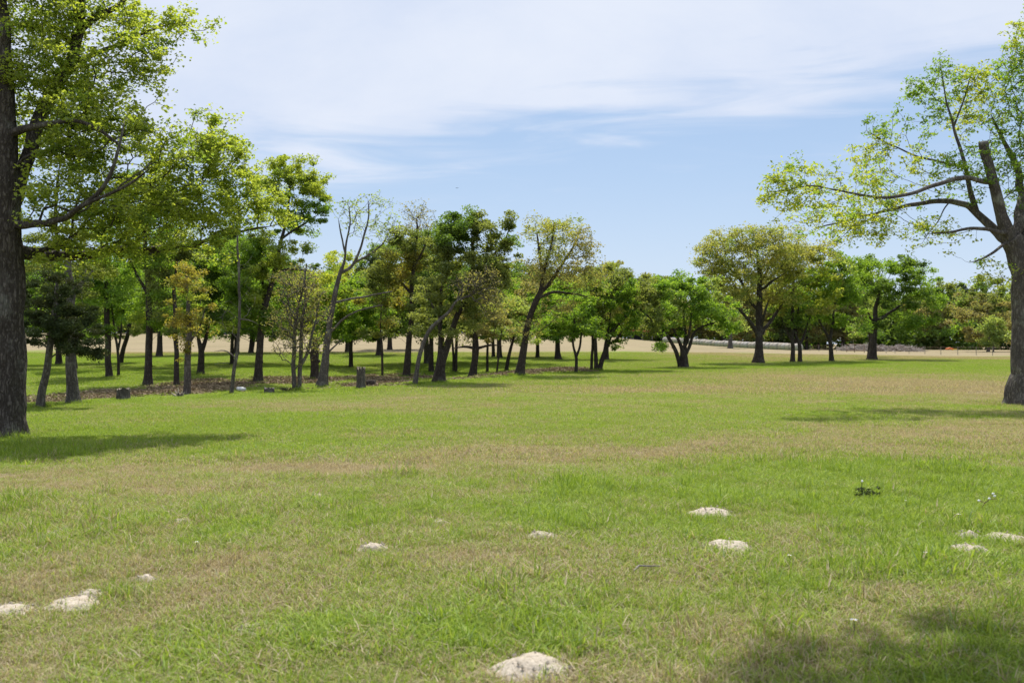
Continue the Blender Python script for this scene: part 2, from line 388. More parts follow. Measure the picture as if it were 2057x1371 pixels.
# ------------------------------------------------------------------ the ground sheet
ang = np.concatenate([np.linspace(-R(34), R(34), 280), np.linspace(R(38), 2 * math.pi - R(38), 60)])
rad = np.concatenate([np.geomspace(1.2, 330, 380), np.geomspace(350, 3500, 24)])
A_, R_ = np.meshgrid(ang, rad)
GX = R_ * np.sin(A_); GY = R_ * np.cos(A_)
na, nr = len(ang), len(rad)
gx = np.concatenate([[0.0], GX.ravel()]); gy = np.concatenate([[0.0], GY.ravel()])
MOUNDS = [  # px, py (base centre), half width px, height m, label
    (1427, 1031, 46, .085, 'smooth rounded pale mound in the green grass, the farthest of the tall ones'),
    (1464, 1102, 54, .085, 'sandy mound with a brown notch in its top, nearer than the smooth rounded one'),
    (1090, 1079, 34, .065, 'low narrow pale mound alone near the middle of the meadow'),
    (1072, 1345, 82, .085, 'large bright sandy mound half hidden by grass at the bottom edge'),
    (750, 1103, 31, .075, 'small pinkish pale mound left of the middle of the near meadow'),
    (1946, 1080, 30, .095, 'small tan mound at the right, just behind the broken crumbly patch'),
    (1946, 1108, 42, .075, 'flat broken crumbly soil patch in front of the small tan mound at the right'),
    (2022, 1084, 46, .080, 'flat grassy sand mound touching the right edge of the photo'),
    (152, 1212, 54, .045, 'spread sandy heap with grass growing through at the lower left'),
    (22, 1226, 50, .042, 'reddish brown soil heap cut by the left edge of the photo'),
    (96, 1075, 24, .06, 'small crumbly soil spot in the grass at the far left of the near meadow'),
    (637, 999, 17, .06, 'tiny white mound farthest away in the middle of the meadow'),
    (885, 1051, 20, .05, 'tiny pale soil spot in the grass beyond the pinkish mound'),
    (360, 1048, 24, .04, 'flat pale soil fleck in the greener grass left of the middle'),
    (290, 1163, 20, .035, 'greyish small clod pile up slope of the spread sandy heap'),
    (183, 1192, 26, .030, 'rough grey soil crumbs just above the spread sandy heap'),
    (500, 1264, 26, .045, 'pale bare soil scrape between tall green tufts at the bottom left'),
]
mpos = []
for (px, py, hw, hz, lab) in MOUNDS:
    p = at(px, py); mpos.append((p.x, p.y, hw / FPX * p.y))
def bare(X, Y):
    b = np.zeros(np.shape(X))
    for (mx_, my_, mr) in mpos:
        b = np.maximum(b, 1 - ss(.75, 1.25, np.hypot(X - mx_, (Y - my_) / .9) / mr))
    return b
V = np.stack([gx, gy, height(gx, gy)], 1)
ii, jj = np.meshgrid(np.arange(nr - 1), np.arange(na), indexing='ij')
j2 = (jj + 1) % na
quads = np.stack([1 + ii * na + jj, 1 + ii * na + j2, 1 + (ii + 1) * na + j2, 1 + (ii + 1) * na + jj], -1).reshape(-1, 4)[:, ::-1]
fan = np.stack([np.zeros(na, int), 1 + (np.arange(na) + 1) % na, 1 + np.arange(na)], 1)
me = npmesh('ground', V, np.concatenate([quads.ravel(), fan.ravel()]), np.concatenate([np.full(len(quads), 4), np.full(na, 3)]), GM,
            {'dry': ('POINT', dry(gx, gy)), 'litter': ('POINT', litter(gx, gy)), 'bare': ('POINT', bare(gx, gy))}, True)
g_o = link('ground', me); tag(g_o, kind='structure')

# ------------------------------------------------------------------ trees
def trunkmesh(path, radii, name, mat, base_z, near, rs):
    """a stout stem along a path with root flare and ridged bark"""
    path = np.array(path); radii = np.array(radii)
    seg = np.linalg.norm(np.diff(path, axis=0), axis=1); s = np.concatenate([[0], np.cumsum(seg)])
    step = .05 if near else max(.12, s[-1] / 60); n = max(6, int(s[-1] / step)); u = np.linspace(0, s[-1], n)
    k = 40 if near else 10
    Pp = np.stack([np.interp(u, s, path[:, i]) for i in range(3)], 1)
    for _ in range(4): Pp[1:-1] = (Pp[:-2] + 2 * Pp[1:-1] + Pp[2:]) / 4
    rr = np.interp(u, s, radii)
    T_ = np.gradient(Pp, axis=0); T_ /= np.linalg.norm(T_, axis=1, keepdims=True)
    U = np.cross(T_, np.array([0, 1.0, 0])); U /= np.linalg.norm(U, axis=1, keepdims=True) + 1e-9; W_ = np.cross(T_, U)
    a = np.arange(k) * 2 * math.pi / k
    hgt = (Pp[:, 2] - base_z)[:, None]
    flare = 1 + ((.42 if near else .26) if base_z > -50 else 0) * np.exp(-np.maximum(hgt, 0) / (rr[0] * 1.1)) * (1 + .45 * np.sin(a * 5 + rs)[None, :] + .3 * np.sin(a * 3 + rs * 2)[None, :])
    rd = rr[:, None] * flare
    if near:
        aa = a[None, :] / (2 * math.pi)
        x_ = np.cos(a)[None, :] * 4 + u[:, None] * 0; y_ = np.sin(a)[None, :] * 4 + u[:, None] * 0
        rid = np.abs(vnoise(x_ * 2.2 + vnoise(x_, u[:, None] * 2.0, 5) * 1.2, y_ * 2.2 + u[:, None] * .9, 3) - .5) * 2
        rid2 = np.abs(vnoise(x_ * 4.5, y_ * 4.5 + u[:, None] * 4.0, 8) - .5) * 2
        rd = rd * (1 + .10 * (rid - .4) + .05 * (rid2 - .4)) * (1 + .05 * np.sin(u[:, None] * 1.7 + 2 * np.cos(a)[None, :]))
    else:
        rd = rd * (1 + .10 * (vnoise(a[None, :] * 1.5 + u[:, None] * 0, u[:, None] * 2.0 + a[None, :] * 0, 4) - .5))
    ring = Pp[:, None] + (U[:, None] * np.cos(a)[None, :, None] + W_[:, None] * np.sin(a)[None, :, None]) * rd[:, :, None]
    i_, kk = np.meshgrid(np.arange(n - 1), np.arange(k), indexing='ij'); k2 = (kk + 1) % k
    q = np.stack([i_ * k + kk, i_ * k + k2, (i_ + 1) * k + k2, (i_ + 1) * k + kk], -1).reshape(-1, 4)
    cap = (n - 1) * k + np.arange(k)
    return ring.reshape(-1, 3), np.concatenate([q.ravel(), cap]), np.concatenate([np.full(len(q), 4), [k]])

def leaves(centres, crnd, K, sig, L, W, rs, flat=.7, up=.5):
    """folded leaf quads scattered round twig ends"""
    n = len(centres) * K
    c = np.repeat(centres, K, 0); cr = np.repeat(crnd, K)
    d = rs.normal(size=(n, 3)); d /= np.linalg.norm(d, axis=1, keepdims=True) + 1e-9
    r_ = rs.random(n)[:, None] ** .55
    sg = np.repeat(sig, K)[:, None] if hasattr(sig, '__len__') else sig
    p = c + d * r_ * sg * np.array([1.25, 1.25, flat])
    nrm = rs.normal(size=(n, 3)); nrm[:, 2] = np.abs(nrm[:, 2]) + up; nrm /= np.linalg.norm(nrm, axis=1, keepdims=True)
    ax = rs.normal(size=(n, 3)); ax -= (ax * nrm).sum(1, keepdims=True) * nrm; ax /= np.linalg.norm(ax, axis=1, keepdims=True) + 1e-9
    sd_ = np.cross(nrm, ax); s = (.65 + .7 * rs.random(n))[:, None]
    V_ = np.empty((n, 4, 3))
    V_[:, 0] = p - ax * L * .5 * s; V_[:, 2] = p + ax * L * .5 * s - nrm * L * .1 * s
    V_[:, 1] = p + sd_ * W * .5 * s + nrm * W * .22 * s; V_[:, 3] = p - sd_ * W * .5 * s + nrm * W * .22 * s
    return V_.reshape(-1, 3), rs.random(n), cr

TREES = []; FEET = []
def tree(name, label, base, stems, blobs, leaf='green', cov=2.5, L=4.4, n=None, bark='dark', sp=26, group=None, depth=0.0, tipr=.007, bf=.3, seed=None,
         up=.6, clus=None, origin=None, near=False, cat='tree', flat=.72, wr=.75, extra=None, bow=.25, air=0.0, leaf2=None, f2=.0):
    seed = seed if seed is not None else len(TREES) * 7 + 11
    rs = np.random.default_rng(seed); TREES.append(name)
    b = at(*base) if origin is None else Vector(origin)
    Yb = b.y; m = Yb / FPX
    def w3(px, py, dy=0.0):
        Yq = Yb + dy; return np.array([(px - CX) / FPX * Yq, Yq, EYE + (HY - py) / FPX * Yq])
    if Yb < 75 and origin is None: FEET.append((b.x, b.y, base and stems[0][0][2] / FPX * Yb / 2 * 1.35))
    root = empty(name, b); tag(root, label, cat, group)
    off = np.array(b)
    # stems
    nodes, parent, rad_, spec = [], [], [], []
    trunk_parts = []
    for si, st in enumerate(stems):
        pts = [w3(s[0], s[1], s[3] if len(s) > 3 else 0.0) for s in st]; wd = [s[2] * m / 2 for s in st]
        if si == 0: pts[0] = np.array([pts[0][0], Yb, b.z - .12])
        elif abs(st[0][1] - base[1]) < 12 and len(nodes) and abs(st[0][0] - base[0]) < 40 and origin is None and st[0][1] >= base[1] - 12: pts[0][2] = b.z - .12
        # wiggle long spans
        fine = [pts[0]]; fr = [wd[0]]
        for a_, c_, r0, r1 in zip(pts[:-1], pts[1:], wd[:-1], wd[1:]):
            ln = np.linalg.norm(c_ - a_); q = max(1, int(ln / (sp * m * .8)))
            for j in range(1, q + 1):
                f_ = j / q; jt = rs.normal(size=3) * ln * .025 * (1 if j < q else .3) * (0 if si == 0 and len(fine) < 2 else 1)
                fine.append(a_ + (c_ - a_) * f_ + jt); fr.append(r0 + (r1 - r0) * f_)
        if si == 0 or not nodes: par = -1
        else:
            ds = np.linalg.norm(np.array(nodes) - fine[0], axis=1); par = int(np.argmin(ds))
            if pts[0][2] > b.z + .3: fine[0] = nodes[par] * .85 + fine[0] * .15
        for j, (p_, r_) in enumerate(zip(fine, fr)):
            nodes.append(p_); rad_.append(r_); parent.append(par); spec.append(r_); par = len(nodes) - 1
        if si > 0 and len(fr) > 2 and name != 'burl_trunk' and not (name == 'elm_tree' and near and si == 1): fr[-1] *= .35
        trunk_parts.append((fine, fr, si))
    if origin is None and base[1] < 750 and base[0] < 1340: cov = cov * 1.3
    ns = len(nodes)
    if 700 < base[1] < 800 and base[0] < 1300 and cov > .9 and origin is None and 'sapling' not in name:      # low drooping sprays
        blobs = list(blobs) + [(base[0] + rs.uniform(-50, 50), rs.uniform(648, 676), 42, 20), (base[0] + rs.uniform(-60, 60), rs.uniform(650, 676), 32, 15), (base[0] + rs.uniform(-45, 45), rs.uniform(610, 650), 34, 26)]
    # twig ends inside the crown volume
    area = sum(math.pi * bl[2] * bl[3] for bl in blobs) * .72
    if n is None: n = int(np.clip(area / (sp * sp * (.42 if base[1] < 750 else .5)), 40, 900))
    pts = []
    wts = np.array([bl[2] * bl[3] * min(bl[2], bl[3] * 1.2) ** .5 for bl in blobs], float); wts /= wts.sum() if len(wts) else 1
    for bl, wt in zip(blobs, wts):
        q = max(3, int(round(n * wt))); d = rs.normal(size=(q, 3)); d /= np.linalg.norm(d, axis=1, keepdims=True)
        d[:, 2] = np.where((d[:, 2] < -.3) & (rs.random(q) < .5), -d[:, 2], d[:, 2])
        r_ = rs.random(q) ** .40; r_ = r_ * np.where(rs.random(q) < .35, 1.0 + .28 * rs.random(q), 1.0)
        dyc = bl[4] if len(bl) > 4 else 0.0; df = bl[5] if len(bl) > 5 else (1.0 if near or origin is not None else (2.3 if base[1] < 750 and base[0] < 1340 else 1.6))  # grove crowns stretched in depth to shade more of the floor
        c_ = w3(bl[0], bl[1], dyc); mm = (Yb + dyc) / FPX
        pts.append(c_ + d * r_[:, None] * np.array([bl[2] * mm, bl[2] * mm * df, bl[3] * mm]))
    tips = []
    if pts:
        pts = np.concatenate(pts); gz = height(pts[:, 0], pts[:, 1]); pts = pts[pts[:, 2] > gz + .35]
        if air > 0:                                           # leave gaps
            nz = fbm(pts[:, 0] / (sp * m * 2.6) + seed, pts[:, 2] / (sp * m * 2.6) + pts[:, 1] / (sp * m * 4), seed, 2); pts = pts[nz > air]
        N0 = np.array(nodes); cap_ = ns + len(pts) * 12 + 10
        NA = np.zeros((cap_, 3)); PL = np.zeros(cap_); NA[:ns] = N0; PA = np.full(cap_, -1); PA[:ns] = parent
        for i in range(ns):
            if parent[i] >= 0: PL[i] = PL[parent[i]] + np.linalg.norm(NA[i] - NA[parent[i]])
        zlow = pts[:, 2].min() - .2
        allow = np.zeros(cap_, bool); allow[:ns] = NA[:ns, 2] > min(zlow - (NA[:ns, 2].max() - b.z) * .05, np.percentile(NA[:ns, 2], 70)); cnt = ns
        d0 = np.min(np.linalg.norm(pts[:, None] - N0[None, allow[:ns]], axis=2), 1)
        stepm = sp * m * .55
        for i in np.argsort(d0):
            p_ = pts[i]; dd = np.linalg.norm(NA[:cnt] - p_, axis=1); cost = dd + bf * PL[:cnt] + np.where(allow[:cnt], 0, 1e6) + np.maximum(NA[:cnt, 2] - p_[2] - .1, 0) * .7
            j = int(np.argmin(cost)); dist = dd[j]
            if dist < stepm * .4: continue
            q = int(np.clip(dist / stepm, 1, 8)); a_ = NA[j].copy(); pj = j
            pd = a_ - NA[PA[j]] if PA[j] >= 0 else np.array([0, 0, 1.0]); pd = pd / (np.linalg.norm(pd) + 1e-9)
            ctrl = a_ + (p_ - a_) * .45 + pd * dist * bow + np.array([0, 0, dist * .06])
            for k in range(1, q + 1):
                f_ = k / q; c_ = a_ * (1 - f_) ** 2 + ctrl * 2 * f_ * (1 - f_) + p_ * f_ ** 2
                if k < q: c_ = c_ + rs.normal(size=3) * stepm * .10
                NA[cnt] = c_; PA[cnt] = pj; PL[cnt] = PL[pj] + dist / q; allow[cnt] = True; pj = cnt; cnt += 1
            tips.append(pj)
        NA = NA[:cnt]; PA = PA[:cnt]
        ac = np.zeros(cnt); pw = 2.5; rd = np.zeros(cnt)
        tr_ = max(tipr, m * .28)
        for i in range(cnt - 1, -1, -1):
            r_ = max(ac[i], tr_ ** pw) ** (1 / pw)
            if i < ns: r_ = spec[i]
            rd[i] = r_
            if PA[i] >= 0: ac[PA[i]] += r_ ** pw if i >= ns else 0
        for i in range(ns, cnt):
            j = PA[i]; rd[i] = min(rd[i], rd[j] * (.62 if j < ns else .97))
        rd = np.maximum(rd, tr_ * .6)
        main = np.full(cnt, -1); best = np.zeros(cnt)
        for i in range(cnt - 1, ns - 1, -1):
            j = PA[i]
            if j >= ns and rd[i] > best[j]: best[j] = rd[i]; main[j] = i
        # branch tubes start on stem nodes
        sub = np.arange(ns, cnt)
        if len(sub):
            def nd(r): return 3 if r < .02 else (5 if r < .06 else 7)
            # keep stem nodes out of the chains but usable as anchors
            par2 = PA.copy(); rad2 = rd.copy(); mn = main.copy()
            Vb, Lb, Sb = tubes_sub(NA, par2, rad2, mn, nd, ns)
            me_ = npmesh('branches', Vb - off, Lb, Sb, BARK[bark], None, True); link('branches', me_, root)
    Vt, Lt, St, bs = [], [], [], 0
    for (fine, fr, si) in trunk_parts:
        bz = b.z if (si == 0 or fine[0][2] < b.z + .3) else -100
        v, l, s_ = trunkmesh(fine, fr, 't', None, bz, near and fr[0] > .09, rs.random() * 6)
        Vt.append(v); Lt.append(l + bs); St.append(s_); bs += len(v)
    me_ = npmesh('trunk', np.concatenate(Vt) - off, np.concatenate(Lt), np.concatenate(St), BARK[bark], None, True)
    link('trunk', me_, root)
    if cov > 0 and len(tips):
        Lm = L * m; Wm = Lm * wr; la = Lm * Wm * .5 * .95
        nl = cov * 1.95 * area * m * m / la
        cpos = NA[tips]; mid = NA[PA[tips]]
        hv = rs.random(len(cpos)) < .45
        cc = np.concatenate([cpos, cpos[hv] * .45 + mid[hv] * .55 + rs.normal(size=(hv.sum(), 3)) * sp * m * .1])
        cr = rs.random(len(cpos)); cr = np.concatenate([cr, cr[hv]])
        K = max(2, int(nl / len(cc)))
        sg = (clus or sp * .62) * m * (.5 + .95 * rs.random(len(cc)))
        for which in range(2 if leaf2 else 1):
            sel = np.ones(len(cc), bool)
            if leaf2:
                z_ = fbm(cc[:, 0] * .5 + seed, cc[:, 2] * .5, seed, 2) > 1 - f2; sel = z_ if which else ~z_
                if sel.sum() == 0: continue
            LV, lr, lc = leaves(cc[sel], cr[sel], K, sg[sel], Lm, Wm, rs, flat, up)
            nq = len(LV) // 4
            me_ = npmesh('crown', LV - off, np.arange(nq * 4), np.full(nq, 4), LEAF[leaf2 if which else leaf], {'rnd': ('FACE', lr), 'clump': ('FACE', lc)})
            link('crown', me_, root)
    return root

def tubes_sub(NA, PA, rd, main, nd, ns):
    N = len(NA); is_main = np.zeros(N, bool); is_main[main[main >= 0]] = True
    starts = [i for i in range(ns, N) if not is_main[i]]
    chains = []
    for s in starts:
        ch = [PA[s]]; i = s
        while i >= 0: ch.append(i); i = main[i]
        r0 = rd[ch].copy(); r0[0] = min(r0[0], rd[s] * 1.15); r0[-1] *= .55
        chains.append((np.array(ch), r0))
    return _tube_arrays(NA, chains, nd)
def _tube_arrays(NA, chains, ndiv):
    Vs, Ls, Ss, base = [], [], [], 0
    for k in sorted(set(ndiv(c[1].max()) for c in chains)):
        sub = [c for c in chains if ndiv(c[1].max()) == k]
        P_ = np.concatenate([NA[c[0]] for c in sub]); Rr = np.concatenate([c[1] for c in sub])
        ln = np.array([len(c[0]) for c in sub]); cidx = np.repeat(np.arange(len(sub)), ln)
        first = np.zeros(len(P_), bool); first[np.concatenate([[0], np.cumsum(ln)[:-1]])] = True
        last = np.zeros(len(P_), bool); last[np.cumsum(ln) - 1] = True
        nx = np.roll(P_, -1, 0); pv = np.roll(P_, 1, 0); nx[last] = P_[last]; pv[first] = P_[first]
        Tn = nx - pv; Tn /= np.linalg.norm(Tn, axis=1, keepdims=True) + 1e-9
        cd = np.zeros((len(sub), 3)); np.add.at(cd, cidx, np.abs(Tn)); ref = np.eye(3)[np.argmin(cd, 1)][cidx]
        U = np.cross(Tn, ref); U /= np.linalg.norm(U, axis=1, keepdims=True) + 1e-9; W_ = np.cross(Tn, U)
        a = np.arange(k) * 2 * math.pi / k
        ring = P_[:, None] + (U[:, None] * np.cos(a)[None, :, None] + W_[:, None] * np.sin(a)[None, :, None]) * Rr[:, None, None]
        Vs.append(ring.reshape(-1, 3)); idx = np.where(~last)[0]; kk = np.arange(k); k2 = (kk + 1) % k
        q = np.stack([base + idx[:, None] * k + kk, base + idx[:, None] * k + k2, base + (idx[:, None] + 1) * k + k2, base + (idx[:, None] + 1) * k + kk], -1).reshape(-1, 4)
        Ls.append(q.ravel()); Ss.append(np.full(len(q), 4)); base += len(ring) * k
    return np.concatenate(Vs), np.concatenate(Ls), np.concatenate(Ss)


# --- the two big framing trees
tree('oak_tree', 'massive dark furrowed oak cut by the left edge, nearest tree with light green leaves', (22, 877),
     [[(14, 877, 66), (16, 780, 66), (18, 700, 62), (18, 600, 58), (18, 500, 56), (16, 420, 48), (13, 330, 42), (9, 220, 36), (5, 100, 30), (0, -40, 24), (-4, -200, 16)],
      [(24, 430, 34, 0), (46, 340, 28, .3), (78, 240, 28, .5), (108, 180, 26, .7), (145, 125, 24, .9), (160, 60, 20, 1.0), (166, -20, 16, 1.1), (170, -130, 10, 1.2)],
      [(160, 62, 18, 1.0), (190, 32, 15, 1.1), (225, 22, 12, 1.2), (250, 8, 10, 1.3), (270, -40, 7, 1.4)],
      [(120, 165, 14, .8), (170, 115, 12, .9), (240, 90, 9, .9), (310, 58, 5, .8), (350, 46, 3, .8)],
      [(40, 505, 30, 0), (90, 515, 22, .8), (170, 512, 20, 1.2), (230, 498, 17, 1.5), (300, 502, 14, 1.8), (380, 495, 10, 2.0), (450, 470, 7, 2.1), (540, 455, 4, 2.1)],
      [(34, 450, 18, 0), (100, 448, 12, -.8), (160, 418, 9.5, -1.4), (205, 385, 8, -1.5), (228, 340, 6.5, -1.5), (243, 282, 5, -1.4), (250, 240, 3, -1.2)],
      [(170, 410, 7, -1.4), (215, 392, 6, -1.6), (262, 372, 5, -1.7), (305, 335, 3, -1.8)],
      [(34, 262, 18, 0), (90, 250, 10, -.6), (160, 240, 8, -.9), (205, 262, 6, -1.0), (250, 300, 4, -1.0)],
      [(110, 470, 8, .8), (112, 380, 6, 1.0), (120, 330, 4, 1.2)],
      [(258, 500, 9, 1.6), (295, 470, 7, 1.8), (300, 420, 5, 2.0), (330, 360, 3, 2.0)],
      [(18, 300, 26, 0), (-60, 240, 20, .5), (-180, 160, 12, 1.2), (-300, 60, 6, 2)]],
     [(60, 60, 130, 110, .5), (190, 40, 110, 90, .8), (330, 55, 90, 45, .8), (395, 50, 45, 18, .8), (270, 160, 100, 90, .3), (110, 220, 150, 120, .6), (240, 270, 130, 90, 0), (60, 360, 110, 110, 1.0),
      (360, 330, 140, 80, .8), (440, 300, 80, 50, 1.5), (470, 420, 100, 65, 1.8), (330, 430, 150, 80, .8), (190, 430, 150, 80, 0), (180, 520, 110, 45, .5), (390, 500, 110, 28, 1.6), (560, 440, 45, 40, 2), (430, 250, 60, 30, 1.5), (300, 380, 90, 70, 1), (130, 330, 90, 80, 0), (420, 450, 110, 50, 1.5), (390, 350, 120, 80, 1.2), (460, 400, 100, 60, 1.2), (350, 420, 130, 70, 1.5), (300, 300, 90, 70, .5), (430, 310, 90, 50, 1.6), (520, 420, 60, 45, 1.8),
      (-190, 150, 160, 200, 1.5), (20, -180, 200, 110, 1.2)],
     leaf='lime', cov=1.65, L=6.8, n=3300, bark='furrowed', sp=30, near=True, cat='tree', tipr=.0055, wr=.85, clus=19, air=.36, up=.9)
tree('elm_tree', 'large right-hand tree with long arching bare-looking limbs and a sawn-off upright stub', (2054, 814),
     [[(2066, 814, 60), (2063, 770, 60), (2060, 700, 56), (2061, 620, 52), (2060, 560, 48), (2048, 510, 46), (2030, 478, 42)],
      [(2028, 480, 30, 0), (2012, 430, 22, -.1), (1998, 380, 20, -.2), (1986, 330, 18, -.2), (1975, 284, 18, -.3)],
      [(2030, 490, 22.8, 0), (2003, 465, 18.2, .3), (1975, 440, 16.0, .5), (1945, 412, 12.9, .6), (1910, 404, 10.6, .6), (1870, 405, 9.1, .6), (1825, 412, 7.6, .5), (1770, 425, 5.3, .3), (1710, 440, 3.8, .2), (1640, 460, 2.3, 0)],
      [(1990, 372, 9.9, -.2), (1955, 358, 9.1, -.8), (1915, 357, 9.1, -1.2), (1875, 372, 7.6, -1.5), (1835, 390, 6.8, -1.7), (1770, 398, 5.3, -1.8), (1700, 385, 3.8, -2), (1620, 372, 2.3, -2.2), (1550, 385, 1.5, -2.4)],
      [(1968, 430, 13.7, .5), (1950, 390, 10.6, .4), (1942, 340, 8.4, .4), (1930, 300, 6.8, .4), (1915, 255, 5.3, .5), (1900, 190, 3.0, .6), (1890, 140, 2.3, .6)],
      [(1915, 256, 4.6, .5), (1938, 200, 3.0, .5), (1950, 150, 2.3, .5)],
      [(1940, 338, 5.3, .4), (1890, 325, 4.6, 1.0), (1840, 315, 3.8, 1.4), (1790, 290, 3.0, 1.6), (1740, 262, 2.3, 1.6)],
      [(2022, 472, 10.6, 0), (1990, 460, 7.6, -.8), (1950, 458, 6.1, -1.2), (1905, 468, 3.8, -1.4), (1860, 470, 2.3, -1.4)],
      [(2026, 486, 6.8, 0), (2000, 505, 5.3, -.5), (1975, 520, 3.8, -.8), (1948, 527, 2.3, -1.0)],
      [(2040, 470, 22.8, 0), (2052, 400, 16.7, .6), (2040, 330, 12.2, 1), (2010, 270, 6.8, 1.2), (1990, 230, 3.8, 1.2)],
      [(2052, 500, 34, 0), (2110, 400, 26, .5), (2150, 250, 18, 1), (2160, 60, 10, 1.5)],
      [(1905, 404, 3.0, .6), (1893, 420, 2.7, .4), (1888, 445, 2.3, .3), (1868, 462, 1.8, .2), (1852, 490, 1.1, .2)],
      [(1770, 425, 2.7, .3), (1752, 440, 2.3, .1), (1715, 452, 1.9, 0), (1690, 478, 1.1, 0)]],
     [(1605, 385, 75, 70, -2), (1690, 400, 95, 70, -1.5), (1650, 455, 90, 45, 0), (1770, 430, 90, 55, 0), (1780, 320, 80, 50, 1.4), (1850, 260, 70, 60, 1), (1905, 180, 75, 60, .6),
      (1985, 260, 70, 80, 1), (1930, 350, 90, 60, 0), (2030, 170, 50, 90, 1.2), (2045, 330, 60, 120, .5), (1880, 475, 80, 40, -1), (1980, 560, 60, 45, -1), (2150, 200, 130, 200, 1), (2200, 60, 130, 130, 2), (2130, 330, 90, 120, -.5), (2240, 300, 120, 140, .5), (1820, 360, 80, 50, 0), (2050, 70, 25, 60, 1), (1570, 400, 50, 50, -2.2), (1700, 470, 100, 40, 0), (1800, 460, 90, 40, 0), (1840, 200, 40, 40, .8), (1960, 180, 60, 60, .6), (1770, 270, 50, 36, 1.5)],
     leaf='spring', cov=.72, L=6.0, n=3600, bark='grey', sp=20, near=True, tipr=.004, wr=.6, clus=12, air=.34, bow=.2, leaf2='green', f2=.45)

# --- the grove, from the left
G1 = None
tree('cedar_tree', 'leaning dark cedar with low drooping foliage right of the massive left oak', (80, 819),
     [[(80, 819, 17), (88, 770, 15), (97, 722, 14), (106, 660, 12), (112, 600, 9), (115, 560, 5)]],
     [(110, 600, 55, 60), (100, 680, 60, 40), (150, 660, 50, 60), (185, 700, 24, 24), (165, 705, 40, 22), (70, 650, 30, 60)], leaf='cedar', cov=3.6, L=4.5, bark='grey', sp=20, wr=.5, up=.2)
tree('oak_tree', 'thick straight grey trunk, second from the left at the meadow edge, beside the leaning cedar', (148, 811),
     [[(148, 811, 26), (144, 760, 22), (142, 710, 20), (141, 640, 18), (139, 560, 15), (132, 480, 10)], [(141, 600, 9, 0), (170, 560, 6, .5), (190, 540, 4, .5)]],
     [(120, 500, 70, 60, 1), (180, 560, 45, 45, 1.5), (150, 600, 50, 40, 1)], leaf='olive', cov=2.4, bark='grey', sp=22, L=4.6)
tree('hackberry_tree', 'dark straight trunk left of the thin forked sapling, tan field showing behind', (220, 758),
     [[(220, 758, 14), (217, 700, 12), (215, 640, 11), (214, 560, 8), (212, 500, 5)]],
     [(205, 560, 45, 45), (230, 500, 50, 50), (190, 600, 30, 30), (210, 620, 40, 30), (185, 540, 40, 50)], leaf='green', cov=2.4, bark='dark', L=4)
tree('sapling', 'thin sapling forking in a Y beside the dark straight trunk', (238, 757),
     [[(238, 757, 6), (238, 720, 5.5), (235, 690, 5), (228, 650, 4), (224, 610, 3)], [(237, 708, 5, 0), (243, 670, 4, .2), (248, 620, 3, .3)]],
     [(226, 600, 22, 30), (250, 600, 24, 34)], leaf='green', cov=1.8, bark='dark', L=4, sp=18)
tree('oak_tree', 'trunk leaning right behind the Y forked sapling', (241, 729),
     [[(241, 729, 10), (248, 700, 9), (256, 675, 8), (262, 640, 7), (272, 600, 5)]], [(270, 590, 40, 42), (240, 560, 34, 30), (270, 540, 40, 50), (230, 610, 30, 30)], leaf='olive', cov=2.4, bark='dark', sp=18, L=4)
tree('oak_tree', 'stout shaded trunk half hidden behind the dark cedar foliage on the left', (118, 733),
     [[(118, 733, 13), (118, 700, 11), (116, 640, 10), (112, 580, 6)]], [(110, 560, 55, 60), (150, 590, 40, 50), (60, 600, 40, 60)], leaf='deep', cov=2.8, sp=20, L=4)
tree('oak_tree', 'tall straight black trunk behind the low sawn stump, rooted in brown leaf litter', (297, 774),
     [[(297, 774, 19), (298, 740, 15), (299, 690, 14), (299, 620, 13), (296, 550, 11), (292, 480, 8), (296, 430, 5)],
      [(298, 590, 7, 0), (270, 540, 5, .5), (250, 500, 3, .7)], [(297, 560, 7, 0), (325, 520, 5, -.4), (345, 480, 3, -.5)]],
     [(300, 470, 70, 60), (255, 540, 45, 50), (335, 540, 40, 45), (300, 600, 45, 28), (290, 400, 60, 50)], leaf='green', cov=2.3, L=4, leaf2='spring', f2=.4)
tree('oak_tree', 'short dark trunk standing far back against the tan field, right of the tall black trunk', (320, 716),
     [[(320, 716, 13), (321, 690, 11), (322, 650, 9), (324, 610, 6)]], [(325, 600, 55, 50), (290, 620, 30, 28), (360, 620, 30, 32), (330, 550, 50, 50), (300, 640, 44, 22), (350, 640, 40, 24)], leaf='olive', cov=2.6, sp=18, L=4)
tree('oak_tree', 'shaded trunk just left of the mottled trunk with golden leaves', (355, 776),
     [[(355, 776, 12), (354, 730, 10), (352, 680, 9), (350, 600, 8), (356, 520, 5)]], [(350, 520, 50, 60), (325, 600, 30, 45)], leaf='olive', cov=2.0, L=4)
tree('oak_sapling', 'young tree clothed in golden orange leaves with a mottled grey trunk', (375, 796),
     [[(375, 796, 15), (377, 750, 14), (378, 710, 13), (380, 660, 10), (378, 600, 7), (374, 545, 4)], [(378, 690, 5, 0), (400, 660, 4, .2), (412, 620, 2.5, .3)]],
     [(378, 590, 38, 60), (395, 655, 32, 45), (358, 650, 26, 40), (380, 710, 18, 16)], leaf='gold', cov=1.5, L=4.2, bark='grey', sp=17, air=.3, leaf2='spring', f2=.35)
